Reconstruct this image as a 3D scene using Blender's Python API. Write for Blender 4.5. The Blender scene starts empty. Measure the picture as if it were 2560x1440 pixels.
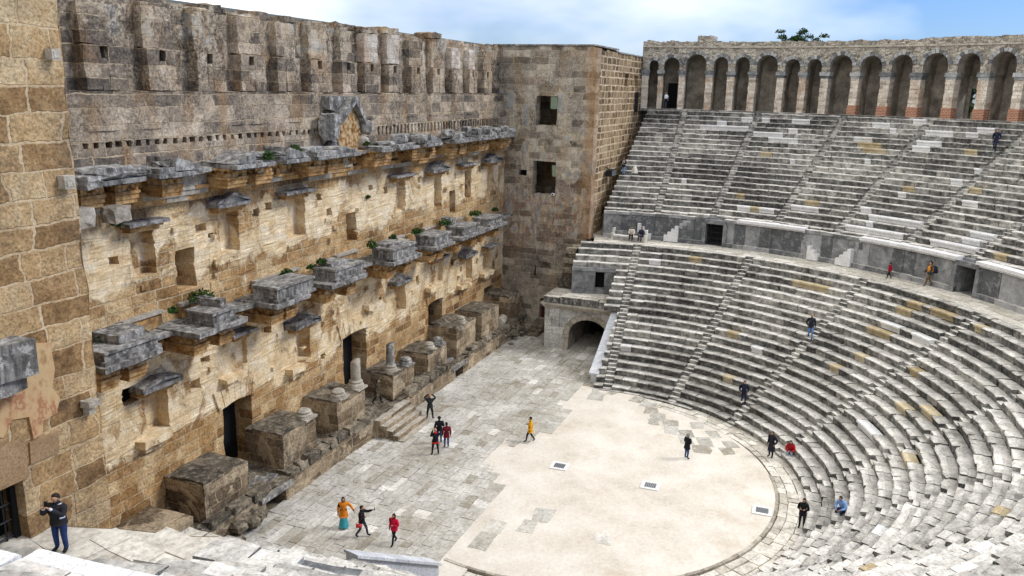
import bpy, bmesh, math, random
import numpy as np
from mathutils import Vector, Matrix, noise as mnoise
R_ = math.radians
random.seed(7)
scene = bpy.context.scene
COL = scene.collection

# ------------------------------------------------------------------ mesh helpers
class MB:
    """collects faces and links them as ONE mesh object"""
    def __init__(s): s.v=[]; s.f=[]; s.m=[]; s.t=[]; s.tone=0.5; s.mi=0
    def vert(s,p): s.v.append((float(p[0]),float(p[1]),float(p[2]))); return len(s.v)-1
    def face(s,ids,mi=None,tone=None):
        s.f.append(tuple(ids)); s.m.append(s.mi if mi is None else mi); s.t.append(s.tone if tone is None else tone)
    def quad(s,a,b,c,d,mi=None,tone=None): s.face([s.vert(a),s.vert(b),s.vert(c),s.vert(d)],mi,tone)
    def box(s,x0,x1,y0,y1,z0,z1,j=0.0,mi=None,tone=None,top=None,rot=None):
        P=[]
        for z in (z0,z1):
            for (x,y) in ((x0,y0),(x1,y0),(x1,y1),(x0,y1)):
                p=[x+random.uniform(-j,j),y+random.uniform(-j,j),z+random.uniform(-j,j)]
                P.append(p)
        if rot is not None:
            c=Vector(((x0+x1)/2,(y0+y1)/2,(z0+z1)/2)); P=[tuple(rot@(Vector(p)-c)+c) for p in P]
        i=[s.vert(p) for p in P]
        for k,q in enumerate(((0,3,2,1),(0,1,5,4),(1,2,6,5),(2,3,7,6),(3,0,4,7),(4,5,6,7))):
            s.face([i[a] for a in q],(top if (k==5 and top is not None) else mi),tone)
    def rough(s,x0,x1,y0,y1,z0,z1,cell=0.5,amp=0.05,mi=None,tone=None,top=None,rot=None,seed=0):
        """box whose faces are cut into cells and pushed about: worn masonry"""
        nx,ny,nz=[max(1,int(round(abs(d)/cell))) for d in (x1-x0,y1-y0,z1-z0)]
        ids={}
        c=Vector(((x0+x1)/2,(y0+y1)/2,(z0+z1)/2))
        def g(i,j,k):
            key=(i,j,k)
            if key not in ids:
                p=Vector((x0+(x1-x0)*i/nx,y0+(y1-y0)*j/ny,z0+(z1-z0)*k/nz))
                n=mnoise.noise_vector(p*1.7+Vector((seed*3.1,seed,0)))*amp*1.3
                n+=Vector([random.uniform(-amp,amp)*.5 for _ in range(3)])
                e=sum(((i in (0,nx)),(j in (0,ny)),(k in (0,nz))))
                if e>=2:
                    n+=(c-p).normalized()*amp*.8
                p=p+n
                if rot is not None: p=rot@(p-c)+c
                ids[key]=s.vert(p)
            return ids[key]
        for i in range(nx):
            for k in range(nz):
                s.face([g(i,0,k),g(i+1,0,k),g(i+1,0,k+1),g(i,0,k+1)],mi,tone)
                s.face([g(i+1,ny,k),g(i,ny,k),g(i,ny,k+1),g(i+1,ny,k+1)],mi,tone)
        for j in range(ny):
            for k in range(nz):
                s.face([g(0,j+1,k),g(0,j,k),g(0,j,k+1),g(0,j+1,k+1)],mi,tone)
                s.face([g(nx,j,k),g(nx,j+1,k),g(nx,j+1,k+1),g(nx,j,k+1)],mi,tone)
        for i in range(nx):
            for j in range(ny):
                s.face([g(i,j,nz),g(i+1,j,nz),g(i+1,j+1,nz),g(i,j+1,nz)],top if top is not None else mi,tone)
                s.face([g(i,j+1,0),g(i+1,j+1,0),g(i+1,j,0),g(i,j,0)],mi,tone)
    def lathe(s,c,prof,n=20,mi=None,tilt=0.0,smooth=True):
        rings=[]
        for (r,z) in prof:
            rings.append([s.vert((c[0]+r*math.cos(2*math.pi*k/n)+tilt*z,c[1]+r*math.sin(2*math.pi*k/n),c[2]+z)) for k in range(n)])
        for a,b in zip(rings,rings[1:]):
            for k in range(n): s.face([a[k],a[(k+1)%n],b[(k+1)%n],b[k]],mi)
        s.face(rings[-1],mi); s.face(rings[0][::-1],mi)
    def prism(s,poly,axis,a,b,mi=None,tone=None):
        """poly: 2D points; axis 'y' -> points are (x,z) pushed from y=a to y=b; 'z' -> (x,y); 'x' -> (y,z)"""
        def P(p,t): return {'y':(p[0],t,p[1]),'z':(p[0],p[1],t),'x':(t,p[0],p[1])}[axis]
        A=[s.vert(P(p,a)) for p in poly]; B=[s.vert(P(p,b)) for p in poly]; n=len(poly)
        s.face(A,mi,tone); s.face(B[::-1],mi,tone)
        for k in range(n): s.face([A[(k+1)%n],A[k],B[k],B[(k+1)%n]],mi,tone)
    def tube(s,p0,p1,r0,r1,n=6,mi=None,tone=None,cap=True):
        p0=Vector(p0); p1=Vector(p1); d=(p1-p0)
        if d.length<1e-6: return
        d.normalize(); a=d.orthogonal().normalized(); b=d.cross(a)
        A=[s.vert(p0+(a*math.cos(2*math.pi*k/n)+b*math.sin(2*math.pi*k/n))*r0) for k in range(n)]
        B=[s.vert(p1+(a*math.cos(2*math.pi*k/n)+b*math.sin(2*math.pi*k/n))*r1) for k in range(n)]
        for k in range(n): s.face([A[k],A[(k+1)%n],B[(k+1)%n],B[k]],mi,tone)
        if cap: s.face(A[::-1],mi,tone); s.face(B,mi,tone)
    def ball(s,c,r,nu=10,nv=7,mi=None,tone=None,f=None):
        c=Vector(c); rows=[]
        for j in range(nv+1):
            th=math.pi*j/nv
            if j in (0,nv):
                d=Vector((0,0,math.cos(th)))
                p=Vector((d.x*r[0],d.y*r[1],d.z*r[2])); p=f(p) if f else p
                rows.append([s.vert(c+p)])
            else:
                row=[]
                for i in range(nu):
                    ph=2*math.pi*i/nu
                    p=Vector((math.sin(th)*math.cos(ph)*r[0],math.sin(th)*math.sin(ph)*r[1],math.cos(th)*r[2]))
                    p=f(p) if f else p
                    row.append(s.vert(c+p))
                rows.append(row)
        for j in range(nv):
            a,b=rows[j],rows[j+1]
            for i in range(nu):
                if len(a)==1: s.face([a[0],b[i],b[(i+1)%nu]],mi,tone)
                elif len(b)==1: s.face([a[i],b[0],a[(i+1)%nu]],mi,tone)
                else: s.face([a[i],b[i],b[(i+1)%nu],a[(i+1)%nu]],mi,tone)
    def rock(s,c,r,mi=None,tone=None,seed=0,rz=0.0,nu=9,nv=6,boxy=0.5,amp=.18):
        """a broken block of stone"""
        R=Matrix.Rotation(rz,3,'Z')
        def f(p):
            u=Vector((p.x/r[0],p.y/r[1],p.z/r[2]))
            m=max(abs(u.x),abs(u.y),abs(u.z),1e-6)
            u=u*(1-boxy)+u/m*boxy*.86
            n=mnoise.noise_vector(u*1.6+Vector((seed*5.3,seed*1.7,seed)))
            u=u+n*amp
            return R@Vector((u.x*r[0],u.y*r[1],u.z*r[2]))
        s.ball(c,r,nu,nv,mi,tone,f)
    def merge(s,me,mats=None):
        o=len(s.v)
        for v in me.vertices: s.v.append(tuple(v.co))
        for p in me.polygons:
            s.f.append(tuple(o+i for i in p.vertices)); s.m.append(s.mi if mats is None else mats(p.center)); s.t.append(s.tone)
    def build(s,name,mats,parent=None,smooth=False):
        me=bpy.data.meshes.new(name)
        me.from_pydata(s.v,[],s.f)
        if not isinstance(mats,(list,tuple)): mats=[mats]
        for m in mats: me.materials.append(m)
        me.polygons.foreach_set('material_index',s.m)
        if smooth: me.polygons.foreach_set('use_smooth',[True]*len(s.f))
        at=me.attributes.new('tone','FLOAT','FACE'); at.data.foreach_set('value',s.t)
        me.update()
        o=bpy.data.objects.new(name,me); COL.objects.link(o)
        if parent is not None: o.parent=parent
        return o

def tag(o,label=None,cat=None,group=None,kind=None):
    if label: o['label']=label
    if cat: o['category']=cat
    if group: o['group']=group
    if kind: o['kind']=kind
    return o
def thing(name,label,cat,loc=(0,0,0),rz=0.0,group=None):
    o=bpy.data.objects.new(name,None); COL.objects.link(o)
    o.empty_display_size=.2; o.location=loc; o.rotation_euler=(0,0,rz)
    return tag(o,label,cat,group)

def wall_grid(mb,u0,u1,v0,v1,holes,mapf,cell=.6,jit=.05,dep=.03,edge=.03,mi=0,seed=1,wob_top=0.0):
    """a wall face (u along, v up, d into the wall) with real openings; holes (u0,u1,v0,v1,depth,back material or None, reveal material)"""
    rnd=random.Random(seed)
    def cuts(a,b,hs):
        H=sorted(set([round(h,4) for h in hs if a<h<b]))
        pts=[a]+H+[b]; out=[a]
        for p,q in zip(pts,pts[1:]):
            n=max(1,int(round((q-p)/cell)))
            for k in range(1,n+1): out.append(p+(q-p)*k/n)
        return out
    U=cuts(u0,u1,[h[0] for h in holes]+[h[1] for h in holes]); V=cuts(v0,v1,[h[2] for h in holes]+[h[3] for h in holes])
    hu=set(round(h[k],3) for h in holes for k in (0,1)); hv=set(round(h[k],3) for h in holes for k in (2,3))
    ids={}; pos={}
    def g(i,j):
        if (i,j) not in ids:
            u,v=U[i],V[j]
            bu=i in (0,len(U)-1); bv=j in (0,len(V)-1)
            ju=0 if bu else (edge if round(u,3) in hu else jit); jv=0 if bv else (edge if round(v,3) in hv else jit)
            uu=u+rnd.uniform(-ju,ju); vv=v+rnd.uniform(-jv,jv)
            if j==len(V)-1 and wob_top: vv+=rnd.uniform(-wob_top,wob_top*.3)
            d=0 if (bu and False) else rnd.uniform(-dep,dep)+mnoise.noise(Vector((u*.8,v*.8,seed)))*dep*1.5
            pos[(i,j)]=(uu,vv,d); ids[(i,j)]=mb.vert(mapf(uu,vv,d))
        return ids[(i,j)]
    back={}
    def gb(i,j,d):
        if (i,j,d) not in back:
            g(i,j); uu,vv,_=pos[(i,j)]; back[(i,j,d)]=mb.vert(mapf(uu,vv,d))
        return back[(i,j,d)]
    def inhole(i,j):
        if i<0 or j<0 or i>=len(U)-1 or j>=len(V)-1: return None
        u=(U[i]+U[i+1])/2; v=(V[j]+V[j+1])/2
        for h in holes:
            if h[0]<u<h[1] and h[2]<v<h[3]: return h
        return None
    for i in range(len(U)-1):
        for j in range(len(V)-1):
            h=inhole(i,j)
            if h is None:
                mb.face([g(i,j),g(i+1,j),g(i+1,j+1),g(i,j+1)],mi)
            else:
                d=h[4]; rm=h[6] if len(h)>6 else mi
                if h[5] is not None: mb.face([gb(i,j,d),gb(i+1,j,d),gb(i+1,j+1,d),gb(i,j+1,d)],h[5])
                if inhole(i-1,j) is not h: mb.face([g(i,j),g(i,j+1),gb(i,j+1,d),gb(i,j,d)],rm)
                if inhole(i+1,j) is not h: mb.face([g(i+1,j+1),g(i+1,j),gb(i+1,j,d),gb(i+1,j+1,d)],rm)
                if inhole(i,j-1) is not h: mb.face([g(i+1,j),g(i,j),gb(i,j,d),gb(i+1,j,d)],rm)
                if inhole(i,j+1) is not h: mb.face([g(i,j+1),g(i+1,j+1),gb(i+1,j+1,d),gb(i,j+1,d)],rm)

# ------------------------------------------------------------------ materials
class NT:
    def __init__(s,name):
        s.mat=bpy.data.materials.new(name); s.mat.use_nodes=True
        s.t=s.mat.node_tree; s.b=s.t.nodes['Principled BSDF']; s.b.inputs['Roughness'].default_value=.9
        s.b.inputs['Specular IOR Level'].default_value=.15
    def n(s,typ,ins=None,**pr):
        x=s.t.nodes.new(typ)
        for k,v in pr.items(): setattr(x,k,v)
        for k,v in (ins or {}).items(): s.set(x.inputs[k],v)
        return x
    def set(s,sock,v):
        if isinstance(v,bpy.types.NodeSocket): s.t.links.new(v,sock)
        else:
            if sock.type=='RGBA' and len(v)==3: v=(*v,1)
            sock.default_value=v
    def pos(s): return s.n('ShaderNodeNewGeometry').outputs['Position']
    def sep(s,v): return s.n('ShaderNodeSeparateXYZ',{0:v}).outputs
    def comb(s,x,y,z): return s.n('ShaderNodeCombineXYZ',{0:x,1:y,2:z}).outputs[0]
    def noise(s,vec,scale,detail=4,rough=.6,out='Fac',dist=0.0): return s.n('ShaderNodeTexNoise',{'Vector':vec,'Scale':scale,'Detail':detail,'Roughness':rough,'Distortion':dist}).outputs[out]
    def math(s,op,a,b=0.0,c=0.0,clamp=False):
        x=s.n('ShaderNodeMath',{0:a,1:b,2:c},operation=op); x.use_clamp=clamp; return x.outputs[0]
    def vmath(s,op,a,b): return s.n('ShaderNodeVectorMath',{0:a,1:b},operation=op).outputs[0]
    def ramp(s,fac,stops,interp='LINEAR'):
        x=s.n('ShaderNodeValToRGB',{0:fac}); cr=x.color_ramp; cr.interpolation=interp
        while len(cr.elements)<len(stops): cr.elements.new(.5)
        for e,(p,c) in zip(cr.elements,stops):
            e.position=p; e.color=(*c,1) if not isinstance(c,(int,float)) else (c,c,c,1)
        return x.outputs[0]
    def mix(s,f,a,b,mode='MIX'):
        x=s.n('ShaderNodeMix',data_type='RGBA',blend_type=mode)
        s.set(x.inputs[0],f); s.set(x.inputs[6],a); s.set(x.inputs[7],b); return x.outputs[2]
    def step(s,v,a,b): return s.n('ShaderNodeMapRange',{0:v,1:a,2:b,3:0.0,4:1.0}).outputs[0]
    def tone(s): return s.n('ShaderNodeAttribute',attribute_name='tone').outputs['Fac']
    def bump(s,h,strength=.5,dist=.05): s.set(s.b.inputs['Normal'],s.n('ShaderNodeBump',{'Height':h,'Strength':strength,'Distance':dist}).outputs[0])
    def col(s,c): s.set(s.b.inputs['Base Color'],c)

def masonry(name,bw,bh,mort,stones,mcol,dark=.35,darkcol=(.045,.04,.035),fine=1.0,wob=.12,plaster=None,darkz=None,pl_bands=(),mort_amt=.9,extra=None,warm=None,squash=1.0):
    """coursed stone: irregular blocks, pale joints, pitting, black crust, remains of plaster"""
    N=NT(name); P=N.pos()
    w=N.noise(P,.9,2,.5,'Color'); w=N.vmath('SUBTRACT',w,(.5,.5,.5)); w=N.vmath('MULTIPLY',w,(wob,wob,wob))
    w2=N.noise(P,5.0,2,.5,'Color'); w2=N.vmath('SUBTRACT',w2,(.5,.5,.5)); w2=N.vmath('MULTIPLY',w2,(wob*.45,wob*.45,wob*.45))
    Q=N.vmath('ADD',N.vmath('ADD',P,w),w2); x,y,z=N.sep(Q)[:3]
    u=N.math('ADD',x,y)
    # courses of uneven height, each with its own block length and shift
    z=N.math('ADD',z,N.math('MULTIPLY',N.math('SUBTRACT',N.noise(N.comb(3.0,7.0,N.math('MULTIPLY',z,.8)),1.0,1,.5),.5),bh*.9))
    row=N.math('FLOOR',N.math('DIVIDE',z,bh))
    wn=N.n('ShaderNodeTexWhiteNoise',{'W':row},noise_dimensions='1D'); h1=wn.outputs['Value']; h2=N.sep(wn.outputs['Color'])[1]
    u=N.math('ADD',N.math('MULTIPLY',u,N.math('ADD',.6,N.math('MULTIPLY',h1,.55))),N.math('MULTIPLY',h2,37.0))
    vec=N.comb(u,z,0.0)
    br=N.n('ShaderNodeTexBrick',{'Vector':vec,'Scale':1.0,'Color1':(0,0,0),'Color2':(1,1,1),'Mortar':(.5,.5,.5),'Mortar Size':mort,'Mortar Smooth':.35,'Bias':0.0,'Brick Width':bw,'Row Height':bh},offset=.5,squash=squash,squash_frequency=3)
    rnd=br.outputs['Color']; m=br.outputs['Fac']
    big=N.noise(P,.35,3,.55); mid=N.noise(P,2.2,5,.65); fin=N.noise(P,9.0*fine,5,.7)
    t=N.math('ADD',N.math('MULTIPLY',rnd,.46),N.math('ADD',N.math('MULTIPLY',mid,.72),N.math('MULTIPLY',N.math('SUBTRACT',big,.5),.6)))
    c=N.ramp(N.math('SUBTRACT',t,.07),stones)
    pit=N.ramp(fin,[(.33,.5),(.5,.97),(.66,1.3)])
    c=N.mix(1.0,c,pit,'MULTIPLY')
    mm=N.math('MULTIPLY',m,N.ramp(N.noise(P,1.3,3,.6),[(.3,.35),(.6,1.0)]))
    mc=N.mix(1.0,mcol,N.ramp(fin,[(.3,.8),(.7,1.15)]),'MULTIPLY')
    c=N.mix(N.math('MULTIPLY',mm,mort_amt),c,mc)
    hgt=N.math('ADD',N.math('MULTIPLY',m,-.6),N.math('ADD',N.math('MULTIPLY',fin,.55),N.math('MULTIPLY',mid,.5)))
    pz=N.sep(P)[2]; px=N.sep(P)[0]
    if warm:   # ochre run-off and oxide patches
        wn=N.math('MULTIPLY',N.ramp(N.noise(N.vmath('MULTIPLY',P,(1,1,.45)),.75,4,.6),[(.5,0.0),(.62,1.0)]),warm[1])
        c=N.mix(wn,c,N.mix(1.0,warm[0],pit,'MULTIPLY'))
    if plaster:
        band=0.0
        for (z0,z1) in pl_bands:
            b=N.math('MULTIPLY',N.step(pz,z0-.5,z0+.4),N.math('SUBTRACT',1.0,N.step(pz,z1-.4,z1+.5)))
            band=N.math('MAXIMUM',b,band)
        pn=N.math('ADD',N.noise(N.vmath('MULTIPLY',P,(1,1,.7)),.55,5,.62,dist=.6),N.math('MULTIPLY',N.math('SUBTRACT',band,.8),.22))
        pm=N.ramp(pn,[(plaster[1],0.0),(plaster[1]+.035,1.0)])
        pc=N.ramp(N.noise(P,1.4,5,.65),[(.3,plaster[0][0]),(.5,plaster[0][1]),(.72,plaster[0][2])])
        edge=N.ramp(pn,[(plaster[1]-.03,0.0),(plaster[1]+.012,1.0),(plaster[1]+.05,0.0)])
        c=N.mix(pm,c,N.mix(.5,pc,N.mix(1.0,pc,pit,'MULTIPLY')))
        c=N.mix(N.math('MULTIPLY',edge,.6),c,(.62,.5,.33))
        hgt=N.math('ADD',N.math('MULTIPLY',hgt,N.math('SUBTRACT',1.0,N.math('MULTIPLY',pm,.7))),N.math('MULTIPLY',pm,.5))
    dn=N.noise(N.vmath('MULTIPLY',P,(1,1,.55)),.6,5,.68)
    if darkz: dn=N.math('ADD',dn,N.math('MULTIPLY',N.step(pz,darkz[0],darkz[1]),darkz[2]))
    dm=N.math('MULTIPLY',N.ramp(dn,[(.48,0.0),(.68,1.0)]),dark)
    speck=N.ramp(N.noise(P,4.5,5,.75),[(.42,1.0),(.6,.25)])
    c=N.mix(N.math('MULTIPLY',dm,speck),c,N.mix(N.ramp(fin,[(.45,0.0),(.7,1.0)]),darkcol,tuple(k*3.2 for k in darkcol)))
    if extra: c=extra(N,c,P)
    N.col(c); N.bump(hgt,.95,.09); return N.mat

def stone(name,stops,scale=3.0,dark=0.0,darkcol=(.05,.05,.05),spot=0.0,spotcol=(.6,.6,.58),tonew=.3,bump=.5,veins=False,fine=14,rough=.9,streak=0.0):
    N=NT(name); P=N.pos()
    a=N.noise(P,scale,5,.65); b=N.noise(P,fine,4,.7); t=N.tone()
    f=N.math('ADD',a,N.math('MULTIPLY',N.math('SUBTRACT',t,.5),tonew))
    c=N.ramp(f,stops)
    c=N.mix(1.0,c,N.ramp(b,[(.32,.62),(.5,.97),(.68,1.2)]),'MULTIPLY')
    if dark: c=N.mix(N.math('MULTIPLY',N.ramp(N.noise(N.vmath('ADD',P,(31,7,3)),scale*.55,5,.7),[(.46,0.0),(.62,1.0)]),dark),c,darkcol)
    if spot: c=N.mix(N.math('MULTIPLY',N.ramp(N.noise(N.vmath('ADD',P,(3,17,9)),scale*1.7,5,.75),[(.53,0.0),(.6,1.0)]),spot),c,spotcol)
    if streak:
        q=N.ramp(N.noise(N.vmath('MULTIPLY',P,(1,1,.12)),4.5,4,.65),[(.42,0.0),(.6,1.0)])
        c=N.mix(N.math('MULTIPLY',q,streak),c,spotcol)
    if veins:
        v=N.n('ShaderNodeTexWave',{'Vector':P,'Scale':1.1,'Distortion':9.0,'Detail':4.0,'Detail Scale':1.6}).outputs['Fac']
        c=N.mix(N.ramp(v,[(.82,0.0),(.96,.35)]),c,(.36,.38,.42))
    N.b.inputs['Roughness'].default_value=rough
    N.col(c); N.bump(N.math('ADD',a,N.math('MULTIPLY',b,.6)),bump,.05); return N.mat
def plain(name,c,rough=.7,metal=0.0,var=.15,scale=12):
    N=NT(name); P=N.n('ShaderNodeTexCoord').outputs['Object']
    k=N.ramp(N.noise(P,scale,3,.6),[(.3,1-var),(.7,1+var)])
    N.col(N.mix(1.0,c,k,'MULTIPLY')); N.b.inputs['Roughness'].default_value=rough; N.b.inputs['Metallic'].default_value=metal
    N.bump(N.noise(P,scale*2,3,.6),.15,.01); return N.mat
def leafmat(name,c0,c1):
    N=NT(name); P=N.pos(); N.col(N.ramp(N.math('ADD',N.noise(P,5,3,.6),N.math('MULTIPLY',N.math('SUBTRACT',N.tone(),.5),.5)),[(.3,c0),(.75,c1)]))
    N.b.inputs['Roughness'].default_value=.6; return N.mat

TAN=[(.14,(.145,.078,.031)),(.36,(.36,.215,.094)),(.56,(.545,.357,.17)),(.82,(.69,.52,.295))]
BROWN=[(.16,(.09,.06,.032)),(.4,(.22,.148,.078)),(.6,(.35,.245,.135)),(.85,(.48,.36,.22))]
GREYB=[(.15,(.075,.066,.056)),(.36,(.205,.168,.13)),(.55,(.38,.305,.22)),(.78,(.57,.475,.355))]
GREY=[(.15,(.07,.06,.048)),(.36,(.19,.165,.135)),(.56,(.33,.292,.238)),(.8,(.52,.46,.37))]
PLA=((.58,.41,.21),(.76,.6,.37),(.86,.77,.6))
M={}
M['wall_low']=masonry('frons_masonry',1.1,.54,.04,TAN,(.66,.52,.33),dark=.28,plaster=(PLA,.475),pl_bands=((5.2,10.2),(12.6,15.8)),warm=((.3,.15,.045),.45),darkz=(15.4,16.6,.12))
M['wall_up']=masonry('attic_masonry',1.35,.62,.035,GREYB,(.54,.43,.29),dark=.8,wob=.2,plaster=(((.24,.23,.21),(.43,.385,.32),(.58,.52,.42)),.585),pl_bands=((23.2,25.4),),warm=((.3,.17,.07),.5),darkz=(18.8,22.5,.1))
def tower_extra(N,c,P):
    x,y,z=N.sep(P)[:3]
    band=N.math('MULTIPLY',N.math('SUBTRACT',1.0,N.step(N.math('ADD',y,N.math('MULTIPLY',N.noise(P,1.1,4,.6),.5)),8.05,8.25)),N.ramp(N.noise(N.vmath('MULTIPLY',P,(1,1,.5)),.8,4,.6),[(.35,.35),(.5,1.0)]))
    c=N.mix(N.math('MULTIPLY',band,.5),c,N.ramp(N.noise(P,2.5,4,.7),[(.3,(.2,.1,.04)),(.55,(.4,.22,.085)),(.75,(.5,.36,.2))]))
    red=N.math('MULTIPLY',N.math('MULTIPLY',N.step(z,6.5,9.5),N.math('SUBTRACT',1.0,N.step(z,12.5,15.0))),N.ramp(N.noise(N.vmath('MULTIPLY',P,(1,2.2,.6)),1.6,5,.7),[(.5,0.0),(.62,.75)]))
    return N.mix(red,c,(.26,.115,.065))
M['tower_front']=masonry('tower_masonry',1.15,.58,.032,GREY,(.54,.46,.35),dark=.7,plaster=(((.2,.193,.18),(.33,.32,.295),(.47,.45,.41)),.56),pl_bands=((8.5,21.5),),extra=tower_extra,wob=.2,mort_amt=.7,warm=((.3,.19,.09),.4))
M['tower_side']=masonry('tower_side_masonry',.95,.6,.085,[(p,tuple(q*.85 for q in c)) for p,c in BROWN],(.64,.52,.36),dark=.4,wob=.16,mort_amt=.95,darkz=(22.,25.,.12))
M['tower_near']=masonry('near_tower_masonry',1.15,.74,.042,[(p,(c[0]*.84,c[1]*.86,c[2]*.9)) for p,c in TAN],(.64,.49,.31),dark=.5,fine=1.3,wob=.24,darkz=(13.,10.,.06))
M['podium']=masonry('podium_masonry',1.0,.55,.03,[(.16,(.075,.055,.036)),(.4,(.2,.148,.094)),(.6,(.33,.255,.17)),(.85,(.47,.38,.26))],(.46,.37,.25),dark=.85,wob=.16,plaster=(((.25,.2,.14),(.36,.29,.2),(.45,.37,.27)),.62),pl_bands=((-1,9),))
M['rubble']=stone('lichen_rubble',[(.3,(.06,.052,.042)),(.5,(.16,.135,.1)),(.7,(.32,.27,.2))],2.2,.6,(.035,.032,.028),.4,(.4,.36,.28),bump=1.0,fine=7)
M['ochre']=stone('ochre_limestone',[(.28,(.16,.08,.028)),(.46,(.42,.235,.09)),(.6,(.56,.37,.17)),(.76,(.64,.52,.36))],2.4,.35,(.08,.06,.045),bump=.7,fine=6)
M['dgrey']=stone('weathered_grey_marble',[(.28,(.05,.047,.043)),(.46,(.115,.11,.101)),(.6,(.22,.212,.196)),(.78,(.48,.465,.435))],1.7,.65,(.035,.033,.03),.4,(.7,.68,.64),bump=.2,fine=16,streak=.22)
M['pale']=stone('pale_worn_stone',[(.3,(.27,.24,.19)),(.55,(.45,.41,.34)),(.8,(.6,.57,.5))],2.5,.2,(.12,.11,.1),bump=.6)
M['marble']=stone('new_white_marble',[(.3,(.62,.62,.62)),(.6,(.74,.74,.73)),(.8,(.8,.8,.79))],1.5,0,bump=.1,rough=.55,tonew=.15)
M['vein']=stone('veined_white_marble',[(.3,(.5,.52,.55)),(.6,(.64,.66,.69)),(.8,(.72,.73,.75))],1.0,.2,(.3,.33,.38),bump=.12,veins=True,rough=.5)
M['limestone']=stone('new_tan_limestone',[(.3,(.36,.285,.165)),(.55,(.5,.42,.275)),(.8,(.64,.57,.43))],2.0,.15,(.2,.14,.06),bump=.3)
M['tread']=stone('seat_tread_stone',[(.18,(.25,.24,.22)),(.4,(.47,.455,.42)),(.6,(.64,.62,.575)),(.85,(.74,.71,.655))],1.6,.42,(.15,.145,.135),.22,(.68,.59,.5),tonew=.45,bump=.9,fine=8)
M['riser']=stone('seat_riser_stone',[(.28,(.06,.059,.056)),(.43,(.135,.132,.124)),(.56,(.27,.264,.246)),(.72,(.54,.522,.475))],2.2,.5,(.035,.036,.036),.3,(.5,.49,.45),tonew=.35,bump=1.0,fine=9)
M['core']=plain('packed_earth_core',(.05,.046,.04),.95)
M['orthostat']=stone('grey_marble_slab',[(.3,(.11,.115,.12)),(.5,(.22,.225,.23)),(.7,(.38,.385,.385))],1.3,.35,(.075,.075,.075),.25,(.52,.52,.5),tonew=.6,bump=.5)
M['slab']=stone('paving_slab',[(.12,(.28,.25,.195)),(.4,(.395,.375,.33)),(.6,(.49,.475,.432)),(.95,(.74,.71,.65))],.8,.35,(.3,.265,.2),.4,(.62,.61,.575),tonew=.65,bump=.5,fine=5)
M['ringslab']=stone('pale_paving_slab',[(.2,(.42,.39,.33)),(.5,(.58,.55,.48)),(.9,(.7,.67,.6))],1.5,.15,(.35,.3,.22),tonew=.5,bump=.5,fine=5)
M['rubwall']=None
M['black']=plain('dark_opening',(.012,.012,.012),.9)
M['iron']=plain('black_iron',(.03,.032,.036),.5,.6)
M['leaf']=leafmat('leaf_green',(.018,.045,.01),(.06,.125,.025))
M['leafd']=leafmat('tree_leaf',(.015,.035,.012),(.05,.09,.03))
M['bark']=plain('bark',(.12,.09,.06),.9)
M['reddoor']=plain('dark_red_door',(.07,.018,.015),.6)
M['white']=plain('white_paint',(.75,.75,.73),.6,var=.05)
M['roofmetal']=plain('roof_sheet',(.16,.17,.15),.6)
# rubble masonry of the gallery wall
N=NT('gallery_rubble'); P=N.pos(); th=N.math('MULTIPLY',N.math('ARCTAN2',N.sep(P)[1],N.sep(P)[0]),44.5)
vec=N.comb(th,N.math('MULTIPLY',N.sep(P)[2],1.7),0.0); vec=N.vmath('ADD',vec,N.vmath('MULTIPLY',N.noise(P,2.5,2,.5,'Color'),(.5,.5,0)))
vo=N.n('ShaderNodeTexVoronoi',{'Vector':vec,'Scale':2.6}); ve=N.n('ShaderNodeTexVoronoi',{'Vector':vec,'Scale':2.6},feature='DISTANCE_TO_EDGE')
rc=N.math('ADD',N.math('MULTIPLY',N.sep(vo.outputs['Color'])[0],.55),N.math('MULTIPLY',N.noise(P,3,4,.65),.5))
c=N.ramp(rc,[(.2,(.13,.118,.1)),(.45,(.31,.285,.245)),(.7,(.48,.445,.385)),(.9,(.6,.56,.48))])
c=N.mix(N.ramp(ve.outputs[0],[(.02,1.0),(.09,0.0)]),c,(.5,.44,.35))
c=N.mix(1.0,c,N.ramp(N.noise(P,9,4,.7),[(.32,.6),(.66,1.2)]),'MULTIPLY')
N.col(c); N.bump(N.math('ADD',N.ramp(ve.outputs[0],[(.0,0.0),(.12,1.0)]),N.noise(P,8,4,.7)),.9,.08); M['rubwall']=N.mat
N=NT('plastered_vault'); P=N.pos(); c=N.ramp(N.math('ADD',N.noise(P,.9,5,.65),N.math('MULTIPLY',N.math('SUBTRACT',N.noise(P,7,4,.7),.5),.5)),[(.3,(.135,.12,.1)),(.5,(.28,.25,.212)),(.7,(.46,.415,.35))])
N.col(c); N.bump(N.noise(P,5,5,.7),.7,.06); M['vault']=N.mat
M['pier']=masonry('pier_masonry',.7,.32,.03,[(.2,(.3,.26,.21)),(.42,(.5,.44,.365)),(.62,(.63,.565,.48)),(.85,(.74,.68,.6))],(.62,.54,.44),dark=.2,warm=((.45,.28,.17),.5),fine=1.2,wob=.2)
N=NT('red_brick'); P=N.pos(); x,y,z=N.sep(P)[:3]
br=N.n('ShaderNodeTexBrick',{'Vector':N.comb(N.math('ADD',x,y),z,0.0),'Scale':1.0,'Color1':(.24,.07,.035),'Color2':(.36,.13,.06),'Mortar':(.4,.33,.26),'Mortar Size':.02,'Brick Width':.36,'Row Height':.14})
N.col(br.outputs['Color']); N.bump(br.outputs['Fac'],-.5,.03); M['brick']=N.mat
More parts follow.
